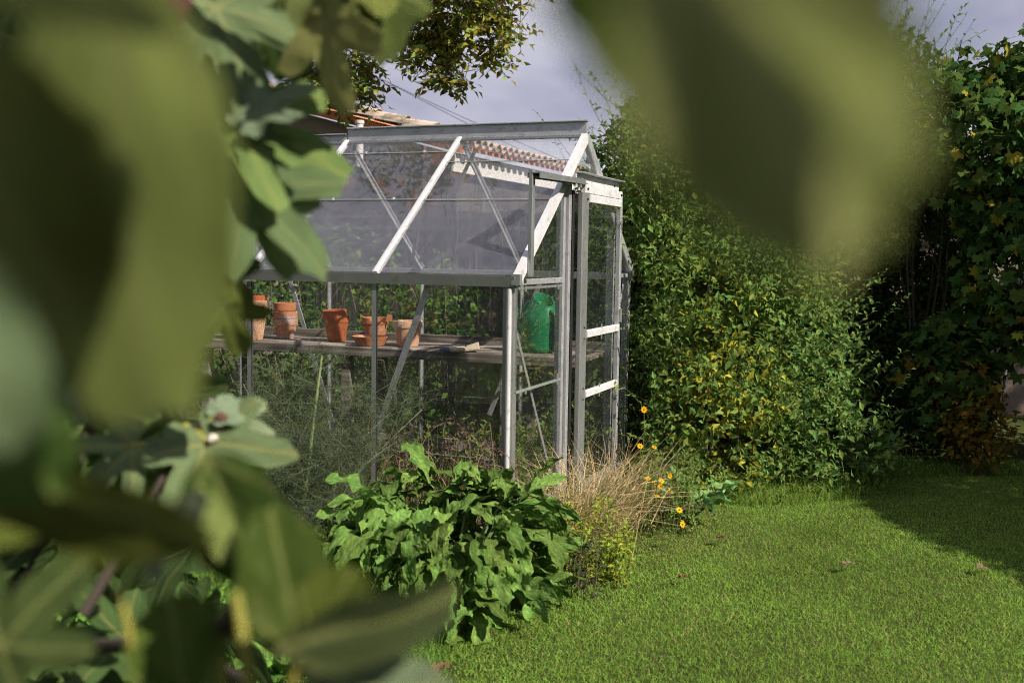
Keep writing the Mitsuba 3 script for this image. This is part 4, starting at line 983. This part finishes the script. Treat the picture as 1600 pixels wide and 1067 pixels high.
ok = r.rand(n) < .13; t_ = tip[ok]; dd = norm(tip[ok] - mid[ok]); k = ok.sum(); LP = np.repeat(t_, 9, 0) - np.repeat(dd, 9, 0) * (r.rand(k * 9, 1) * .07); m = MB(); m.add(*leaves(LP, np.repeat(dd, 9, 0) + r.normal(size=(k * 9, 3)) * .5, r.normal(size=(k * 9, 3)), .013, .0035, lcol(r, k * 9, (.28, .20, .14)))); tag(m.put(f'{DG}__seed_heads', 'dry_mat'), kind='stuff')


def small_plant(key, spots, hgt, nl, leaf, wd, base, r, spread=.05):
    m, s = MB(), MB()
    for (x, y) in spots:
        b = np.array([x, y, 0]); t = b + [(r.rand() - .5) * spread * 2, (r.rand() - .5) * spread * 2, hgt * (.65 + .5 * r.rand())]; c = bez(b, (b + t) / 2 + r.normal(size=3) * .03, t, 10); s.add(*tube(c, np.linspace(.003, .0012, 10), 4), (.12, .14, .04))
        q = c[(r.rand(nl) ** .8 * 9.99).astype(int)] + r.normal(size=(nl, 3)) * .012; m.add(*leaves(q, r.normal(size=(nl, 3)) * [1, 1, .5] + [0, 0, .35], r.normal(size=(nl, 3)) * .5 + [0, 0, 1], leaf * (.6 + .7 * r.rand(nl)), wd, lcol(r, nl, base)))
    m2 = m.put(f'{key}__leaves', 'leaf_soft'); tag(m2, kind='stuff'); s.put(f'{key}__stems', 'bark')


r = rs(35); k = thing('yellow_green_weed', 'yellow green leafy weed at the right edge of the comfrey clump', 'plant')
small_plant(k, [(.22 + .30 * r.rand(), 4.45 + .50 * r.rand()) for _ in range(38)], .26, 34, .032, .013, (.17, .21, .03), r)
k = thing('flower_spike', 'bright yellow green flower spike rising from the dry grass', 'plant'); b = at(898, 800, 4.85); small_plant(k, [(b[0], b[1]), (b[0] + .015, b[1] + .02)], .26, 150, .016, .008, (.36, .38, .03), r, .015)
k = thing('dark_withered_weed', 'dark purplish withered weed between comfrey and yellow green weed', 'dead plant'); small_plant(k, [(.26 + .12 * r.rand(), 4.30 + .22 * r.rand()) for _ in range(10)], .26, 36, .022, .010, (.05, .04, .042), r, .04)
r = rs(38); k = thing('indoor_weeds', 'green and straw coloured weeds growing inside the greenhouse behind the door glass', 'weeds')
small_plant(k, [tuple(gh(.12 + .9 * r.rand() ** 1.5, .15 + 1.75 * r.rand(), 0)[:2]) for _ in range(80)], .40, 34, .045, .018, (.09, .13, .03), r, .10)
n = 900; u_, v_ = .08 + 1.6 * r.rand(n) ** 1.3, .12 + 1.75 * r.rand(n); p = O0 + u_[:, None] * LD + v_[:, None] * GD; d = norm(r.normal(size=(n, 3)) * [.4, .4, .1] + [0, 0, 1]) * (.15 + .35 * r.rand(n, 1)); m = MB()
m.add(*ribbons(p, p + d * .6, p + d + r.normal(size=(n, 3)) * .03, .003, mixc(lcol(r, n, (.20, .15, .08)), np.array([.12, .17, .05]), r.rand(n) < .4))); tag(m.put(f'{k}__blades', 'dry_mat'), kind='stuff')
FL = thing('yellow_flowers', 'loose plant with yellow daisy like flowers at the corner of the greenhouse', 'flowering plant')
small_plant(FL, [(.66 + .28 * r.rand(), 5.30 + .50 * r.rand()) for _ in range(40)], .36, 26, .035, .012, (.10, .15, .035), r, .06)
for i, (x, y, Y) in enumerate(((1000, 697, 5.9), (1022, 699, 5.9), (1007, 731, 5.85), (1021, 755, 5.8), (1033, 751, 5.8), (1046, 743, 5.85), (1047, 767, 5.75), (1061, 797, 5.6), (1066, 819, 5.42), (1006, 640, 6.0), (1032, 760, 5.75), (1012, 748, 5.7), (1026, 775, 5.6))):
    p = at(x, y, Y - .38); p[2] = max(p[2], .03); m = MB(); N = norm(np.array([.3, -.6, .7]) + r.normal(size=3) * .35); A = norm(np.cross(N, r.normal(size=3))); Bv = np.cross(N, A); R_ = .016 + .005 * r.rand(); col = (.85, .58 - .14 * r.rand(), .015)
    an = np.arange(8) * np.pi / 4; AX = np.cos(an)[:, None] * A + np.sin(an)[:, None] * Bv
    m.add(*leaves(p + 0 * AX, AX + N * .25, N + 0 * AX, R_, R_ * .75, col, .1, .1)); s_ = trimesh.creation.icosphere(1, .0045); m.add(np.array(s_.vertices) + p + N * .002, s_.faces, (.45, .20, .01))
    m.put(f'{FL}__flower', 'leaf_soft'); st = MB(); st.add(*tube(bez(np.array([p[0] + (r.rand() - .5) * .1, p[1] + .03, 0]), p * [1, 1, .5] + [.02, 0, .06 * (p[2] > .1)], p, 6), .0014, 4), (.12, .15, .04)); st.put(f'{FL}__flower_stalk', 'bark')
# fallen leaves on the grass
r = rs(36)
for i, (x, y, s, col, lab) in enumerate(((697, 1040, .055, (.26, .15, .08), 'pinkish brown fallen leaf on the grass below the comfrey'), (1137, 846, .05, (.17, .10, .05), 'brown fallen leaf in the middle of the lawn'), (1336, 884, .05, (.24, .18, .11), 'pale brown fallen leaf on the right half of the lawn'), (1075, 905, .03, (.20, .08, .05), 'tiny dark fallen leaf on the lawn right of the comfrey'), (1527, 891, .035, (.22, .15, .09), 'small fallen leaf near the shaded corner of the lawn'))):
    p = on_z(x, y, .03); v, f, c = broad_leaf(p, r.rand() * 6, .25, .9, s * 1.6, s, r, np.array(col), .5, .4, .4, 8, 6, 0); key = free('fallen_leaf'); put(key, (v + ZD * .012, f), 'leaf_dull', True, c * .0 + np.array(col) * (.8 + .4 * r.rand(len(c), 1))); tag(key, lab, 'leaf')

# ------------------------------------------------------------------ fig in the foreground
r = rs(51)
FG = thing('fig_tree', 'fig with large lobed leaves hanging close in the foreground', 'fig tree')
LOBES = {5: ((0, 1.0, 20), (50, .88, 18), (-50, .88, 18), (102, .64, 24), (-102, .64, 24)), 3: ((0, 1.0, 25), (58, .82, 23), (-58, .82, 23), (115, .5, 30), (-115, .5, 30)), 0: ((0, 1.0, 44), (38, .6, 40), (-38, .6, 40)), 1: ((0, 1.0, 44), (55, .74, 40), (-55, .74, 40), (110, .52, 34), (-110, .52, 34))}
FDARK, FMID, FPALE, FYEL = (.030, .055, .014), (.060, .105, .035), (.100, .138, .066), (.17, .185, .045)  # dark and pale leaf colours put shade and sunlight into the leaves


def fig_mesh(p, tip, N, kind, r, col, hw=.3, cup=.18, fold=.22, droop=.22, vw=.017, vein=(.24, .26, .09)):
    """a fig leaf: p = where the stalk joins, tip = end of the middle lobe, N = the way its upper face looks"""
    A = tip - p; L = np.linalg.norm(A); A = A / L; N = norm(N - A * np.dot(A, N)); S = np.cross(N, A); lob = LOBES[kind]
    an = set(np.linspace(-168, 168, 57).round(1))
    for a, _, _ in lob:
        an = {x for x in an if abs(x - a) > 3.2} | {a - 2.0, a, a + 2.0}
    an = np.array(sorted(an)); R_ = np.full(len(an), .42)
    for a, l, s in lob: R_ = np.maximum(R_, l * (1 + .06 * (r.rand() - .5)) * np.exp(-np.abs((an - a) / s) ** 2.6 * .69) ** .9)
    if kind == 0: R_ = np.where(np.abs(an) < 89, 4 * np.cos(np.radians(an)) / (4 * np.cos(np.radians(an)) ** 2 + np.sin(np.radians(an)) ** 2 / hw ** 2 + 1e-9), .02) + .02
    R_ = R_ * (1 - .25 * np.clip((np.abs(an) - 150) / 18, 0, 1)) * (1 + .035 * np.sin(an * .55 + r.rand() * 6) + .03 * (r.rand(len(an)) - .5))
    rad = np.array([.0, .12, .3, .5, .7, .87, 1.0]); t = np.radians(an)[None]; rr = rad[:, None] * R_[None]
    x, y = rr * np.cos(t), rr * np.sin(t); va = np.zeros_like(rr)
    dv = np.min([np.abs(np.sin(np.radians(an - a))) * 1.0 + (np.cos(np.radians(an - a)) < 0) for a, _, _ in lob], 0)[None] * rr
    ph = r.rand(3) * 6
    z = fold * np.abs(y) + cup * (x * x + y * y) * -.5 - droop * np.clip(x, 0, 2) ** 2 * .8 + .05 * rr * np.sin(5 * t + ph[0]) + .035 * np.sin(9 * x + ph[1]) * np.sin(8 * y + ph[2]) + .02 * np.minimum(dv * 6, 1) * np.sin(rr * 34)
    v = p + L * (x[..., None] * A + y[..., None] * S + z[..., None] * N)
    side = np.exp(-(np.abs((rr * 8.5 - np.minimum(dv * 6, 3)) % 1 - .5) / .09) ** 2) * .35 * (rr > .12)
    vm = np.clip(1 - dv / vw, 0, 1) * (1 - .5 * rad[:, None]); vm = np.maximum(vm, side * .5)
    c = np.array(col)[None, None] * 1.6 * (.85 + .3 * r.rand(*rr.shape, 1)); c = c * (1 - vm[..., None]) + np.array(vein) * vm[..., None]
    n, m = rr.shape; i, j = np.meshgrid(np.arange(n - 1), np.arange(m - 1), indexing='ij'); q = np.stack([i * m + j, (i + 1) * m + j, (i + 1) * m + j + 1, i * m + j + 1], -1).reshape(-1, 4)
    return v.reshape(-1, 3), q, c.reshape(-1, 3)


def stalk(a, b, rad=.0022, col=(.30, .28, .06)):
    v, f = tube(bez(a, (a + b) / 2 + ZD * .012, b, 7), np.linspace(rad * 1.3, rad, 7), 6); return put(f'{FG}__leaf_stalk', (v, f), 'bark', True, np.broadcast_to(col, (len(v), 3)))


def fig_leaf(px, py, Y, tx, ty, dY, N, kind=5, col=FMID, **k):
    p, tip = at(px, py, Y), at(tx, ty, Y + dY); v, q, c = fig_mesh(p, tip, np.array(N, float), kind, r, col, **k); return put(f'{FG}__leaf', (v, q), 'leaf_gloss', True, c)


def twig(pts, r0, r1, col=(.09, .07, .06)):
    v, f = tube(np.array(pts), np.linspace(r0, r1, len(pts)), 7); return put(f'{FG}__branch', (v, f), 'bark', True, np.broadcast_to(col, (len(v), 3)))


CAM = (0, -1, .15)
# very near, top right: big leaf hanging from above
fig_leaf(1050, -170, .165, 1350, 402, .0, (.02, -.93, .30), 0, (.125, .145, .046), hw=.37, vw=.05, fold=.25, droop=.05, cup=.1, vein=(.40, .40, .18))
fig_leaf(890, -190, .18, 1085, 250, .01, (-.65, -.6, .1), 0, (.06, .10, .012), hw=.26, fold=.2, droop=.05)
# very near, top left
fig_leaf(170, -60, .33, 235, 680, .03, (.35, -.85, .35), 0, (.100, .122, .034), hw=.225, fold=.12, droop=.1, vein=(.16, .18, .07))
fig_leaf(-160, 40, .30, 120, 520, .03, (.25, -.85, .2), 0, (.10, .115, .035), hw=.32, fold=.1, droop=.05)
fig_leaf(-140, -40, .27, 260, -20, .02, (.2, -.7, .6), 0, (.15, .17, .05), hw=.2, fold=.2)
fig_leaf(-100, 380, .27, 55, 720, .02, (.25, -.85, .5), 0, (.115, .165, .085), hw=.21, fold=.2, droop=.2)
fig_leaf(-60, 560, .41, 90, 800, .02, (.25, -.85, .2), 0, (.05, .09, .02), hw=.3, fold=.2, droop=.2)
# lower left, near
fig_leaf(-80, 690, .46, 285, 900, .0, (-.55, -.8, -.12), 0, (.05, .06, .012), hw=.24, fold=.2, droop=.15)
fig_leaf(-120, 830, .50, 150, 740, .05, (.1, -.8, .2), 0, (.05, .065, .012), hw=.25, fold=.2)
fig_leaf(330, 790, .62, 190, 880, .02, (.3, -.5, .8), 0, (.07, .09, .062), hw=.33, fold=.2)
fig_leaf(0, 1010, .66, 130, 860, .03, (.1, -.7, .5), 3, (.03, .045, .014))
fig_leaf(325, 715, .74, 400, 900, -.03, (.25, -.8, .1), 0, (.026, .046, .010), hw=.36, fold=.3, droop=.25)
fig_leaf(350, 880, .70, 325, 755, .02, (.5, -.4, .6), 0, (.11, .14, .04), hw=.22, fold=.3)  # pale leaf that stands for a sunlit leaf edge
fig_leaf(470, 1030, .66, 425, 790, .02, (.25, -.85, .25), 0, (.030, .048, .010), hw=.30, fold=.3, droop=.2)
fig_leaf(440, 890, .69, 425, 795, .01, (.5, -.5, .7), 0, (.13, .17, .11), hw=.35, fold=.3)  # pale leaf that stands for a highlight
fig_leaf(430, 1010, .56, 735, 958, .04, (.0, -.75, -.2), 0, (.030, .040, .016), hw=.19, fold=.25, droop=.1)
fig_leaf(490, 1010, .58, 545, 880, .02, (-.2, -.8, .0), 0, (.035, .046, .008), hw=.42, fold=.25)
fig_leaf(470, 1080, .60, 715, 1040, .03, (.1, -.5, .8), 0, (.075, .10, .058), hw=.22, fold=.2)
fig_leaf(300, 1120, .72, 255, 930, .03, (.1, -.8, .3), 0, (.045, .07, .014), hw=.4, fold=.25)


def shade_leaf(px, py, Y, tx, ty, t, hw):
    """an added leaf out of view that shades the near leaf at these points"""
    p, tip = at(px, py, Y) + SUN * t, at(tx, ty, Y) + SUN * t; v, q, c = fig_mesh(p, tip, SUN, 0, r, FMID, hw=hw, fold=.1, droop=.05, cup=.05); put(f'{FG}__leaf', (v, q), 'leaf_gloss', True, c)


shade_leaf(940, -40, .165, 1270, 470, .22, .17)  # added leaves out of view, there only to cast shade
shade_leaf(300, -70, .31, -70, 520, .26, .29)
# the twig with its leaves, middle left (about 1.5 m away)
Y = 1.5
twig([at(130, 960, 1.35), at(225, 800, 1.42), at(262, 735, 1.46), at(283, 695, 1.5), at(310, 668, 1.5), at(338, 655, 1.52)], .0075, .004, (.055, .045, .035))
twig([at(262, 735, 1.46), at(300, 742, 1.5), at(345, 748, 1.55)], .004, .002, (.06, .05, .04)); twig([at(305, 672, 1.5), at(340, 668, 1.5), at(362, 690, 1.5)], .003, .0015, (.06, .05, .04))
fig_leaf(208, 697, Y - .03, 120, 770, -.05, (-.1, -.9, .35), 5, FPALE, fold=.12, vein=(.42, .36, .10)); stalk(at(266, 707, Y), at(208, 697, Y - .03), .004)
fig_leaf(345, 648, Y, 398, 632, .02, (.2, -.55, .8), 1, (.15, .20, .13), fold=.3); stalk(at(305, 684, Y), at(345, 648, Y), .0035)
fig_leaf(365, 655, Y + .02, 432, 682, .0, (.35, -.7, .7), 3, (.15, .19, .11), fold=.2); stalk(at(335, 660, Y), at(365, 655, Y + .02), .0025)
fig_leaf(323, 692, Y - .02, 400, 815, -.06, (.25, -.85, .5), 5, FPALE, fold=.2, vein=(.38, .36, .12)); stalk(at(300, 676, Y), at(323, 692, Y - .02), .003)
fig_leaf(340, 690, Y + .05, 408, 745, .02, (.3, -.4, -.5), 3, FDARK); fig_leaf(130, 640, Y, 95, 600, .02, (-.3, -.8, .4), 3, (.09, .12, .06))
fig_leaf(285, 742, Y + .06, 245, 800, .03, (-.2, -.7, .2), 3, FMID); fig_leaf(250, 705, Y + .08, 190, 790, .05, (.2, -.8, -.2), 3, FDARK)
for a, b in (((208, 765), (228, 830)), ((275, 740), (283, 765)), ((345, 745), (352, 765)), ((228, 790), (222, 765))): stalk(at(*a, Y), at(*b, Y), .0035, (.36, .32, .05))
for x, y in ((291, 668), (263, 722), (212, 766)): put(f'{FG}__bud', trimesh.creation.icosphere(2, .006).apply_translation(at(x, y, Y - .01)), 'bark', True, np.broadcast_to((.36, .33, .06), (162, 3)))
# right hand column of leaves (about 1.3 m away) and its stem
twig([at(300, 520, 1.3), at(352, 420, 1.32), at(372, 330, 1.34), at(352, 205, 1.34), at(345, 130, 1.34), at(330, -60, 1.3)], .005, .008, (.13, .13, .04))
fig_leaf(338, 8, 1.30, 415, 190, -.03, (.25, -.9, .45), 5, FPALE, fold=.12, vein=(.30, .32, .14))
fig_leaf(400, 180, 1.28, 485, 118, .02, (.1, -.6, .8), 3, (.12, .16, .10), fold=.2)
fig_leaf(365, 192, 1.30, 556, 262, .02, (.0, -.75, .65), 5, (.10, .15, .05), fold=.15, droop=.12, vein=(.26, .27, .07)); stalk(at(345, 206, 1.34), at(372, 190, 1.30), .003)
fig_leaf(383, 292, 1.28, 512, 412, -.02, (.15, -.85, .55), 5, (.085, .125, .055), fold=.2, droop=.2, vein=(.24, .27, .12)); stalk(at(372, 300, 1.34), at(383, 292, 1.28), .003)
fig_leaf(395, 310, 1.30, 462, 420, -.02, (.3, -.9, .3), 3, (.11, .155, .075), fold=.25)
fig_leaf(420, 300, 1.34, 478, 238, .03, (.1, -.6, -.6), 3, FDARK); fig_leaf(378, 205, 1.33, 398, 290, .0, (-.6, -.6, .2), 1, FDARK, fold=.4)  # first dark leaf stands for the shaded top of its neighbour
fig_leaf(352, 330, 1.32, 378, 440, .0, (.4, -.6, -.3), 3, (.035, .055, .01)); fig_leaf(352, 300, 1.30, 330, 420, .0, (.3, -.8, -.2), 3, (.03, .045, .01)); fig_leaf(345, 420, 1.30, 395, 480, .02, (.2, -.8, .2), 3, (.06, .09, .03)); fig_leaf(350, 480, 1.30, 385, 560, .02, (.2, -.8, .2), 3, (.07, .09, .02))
twig([at(300, -60, 1.25), at(420, -30, 1.25), at(520, -12, 1.25), at(610, -30, 1.27)], .009, .005, (.12, .11, .09))
fig_leaf(512, 35, 1.22, 528, 175, -.01, (-.5, -.8, .35), 3, (.17, .175, .06), fold=.2, droop=.15, vein=(.34, .33, .15)); fig_leaf(540, 20, 1.24, 555, 70, .02, (.2, -.7, .5), 1, (.12, .17, .13)); fig_leaf(585, -30, 1.25, 612, 92, -.01, (.6, -.7, .3), 1, (.055, .075, .022), fold=.35)
fig_leaf(480, -40, 1.22, 478, 42, .0, (.3, -.8, .4), 1, (.13, .155, .055)); fig_leaf(560, -50, 1.22, 615, 15, .0, (.3, -.8, .4), 1, (.11, .13, .035))
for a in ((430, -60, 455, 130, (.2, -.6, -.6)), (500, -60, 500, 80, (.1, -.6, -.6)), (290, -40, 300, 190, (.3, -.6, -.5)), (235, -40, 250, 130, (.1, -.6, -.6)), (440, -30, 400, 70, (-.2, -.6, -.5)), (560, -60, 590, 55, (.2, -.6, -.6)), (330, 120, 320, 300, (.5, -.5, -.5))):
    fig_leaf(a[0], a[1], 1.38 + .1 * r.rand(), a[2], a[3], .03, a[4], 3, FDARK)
# figs: one dark fruit at the top, the buds of two more
def fruit(x, y, Y, s, col):
    v, f = lathe([(.001, 0), (.011, .002), (.018, .012), (.019, .022), (.014, .036), (.006, .048), (.003, .056), (.0005, .058)], 16); v = v * [s, s, -s] + at(x, y, Y) + ZD * .02 * s; return put(f'{FG}__fig', (v, f[:, ::-1]), 'bark', True, np.broadcast_to(col, (len(v), 3)))


fruit(265, -2, .95, 1.0, (.11, .035, .045)); fruit(345, 655, 1.49, .5, (.09, .05, .04))
# inner shaded leaves and branches filling the left side of the bush
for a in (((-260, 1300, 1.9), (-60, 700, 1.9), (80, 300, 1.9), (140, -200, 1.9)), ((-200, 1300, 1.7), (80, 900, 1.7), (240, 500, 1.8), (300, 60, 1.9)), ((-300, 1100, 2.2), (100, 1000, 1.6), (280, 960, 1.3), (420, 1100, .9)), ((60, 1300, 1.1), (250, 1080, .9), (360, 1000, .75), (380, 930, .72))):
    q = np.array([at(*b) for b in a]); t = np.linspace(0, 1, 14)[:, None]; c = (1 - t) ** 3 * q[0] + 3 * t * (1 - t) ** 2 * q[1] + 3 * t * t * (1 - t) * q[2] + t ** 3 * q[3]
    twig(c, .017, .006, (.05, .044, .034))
put(f'{FG}__yellow_stem', tube([at(392, 1100, .64), at(380, 1000, .64), at(368, 925, .65)], [.0042, .0036, .0028], 10), 'bark', True, np.broadcast_to((.26, .25, .055), (30, 3)))
for a, b in (((455, 1075), (470, 1020)), ((348, 1080), (352, 1035)), ((205, 1010), (182, 925))): stalk(at(*a, .68), at(*b, .68), .0022, (.26, .24, .05))
n = 0
while n < 105:
    x, y = -120 + 470 * r.rand(), -120 + 1250 * r.rand(); Yd = 1.65 + 1.2 * r.rand()
    if x > 225 and y < 600: continue
    if 600 < y < 840 and x > 150: continue
    ang = r.rand() * 6.28; l = .16 + .07 * r.rand(); ppx = l * F / Yd
    fig_leaf(x, y, Yd, x + ppx * math.cos(ang) * .9, y + abs(ppx * math.sin(ang)) * .9, (r.rand() - .5) * .2, (r.normal() * .5 - .1, -.6 + r.normal() * .4, .4 + r.normal() * .5), (3, 5, 5)[r.randint(3)], np.array(FMID) * (.55 + .5 * r.rand())); n += 1
# small pale snail on one leaf
sk = free('snail'); q = at(331, 686, 1.475); an = np.linspace(0, 4 * np.pi, 40); rr = .0055 * np.exp(-an * .17); v, f = tube(np.stack([q[0] + rr * np.cos(an), q[1] - .0012 * an / 2, q[2] + rr * np.sin(an)], 1), .004 * np.exp(-an * .15), 8); put(sk, (v, f), 'snail_shell_chalk', smooth=True); tag(sk, 'tiny white snail shell sitting on a fig leaf', 'snail')
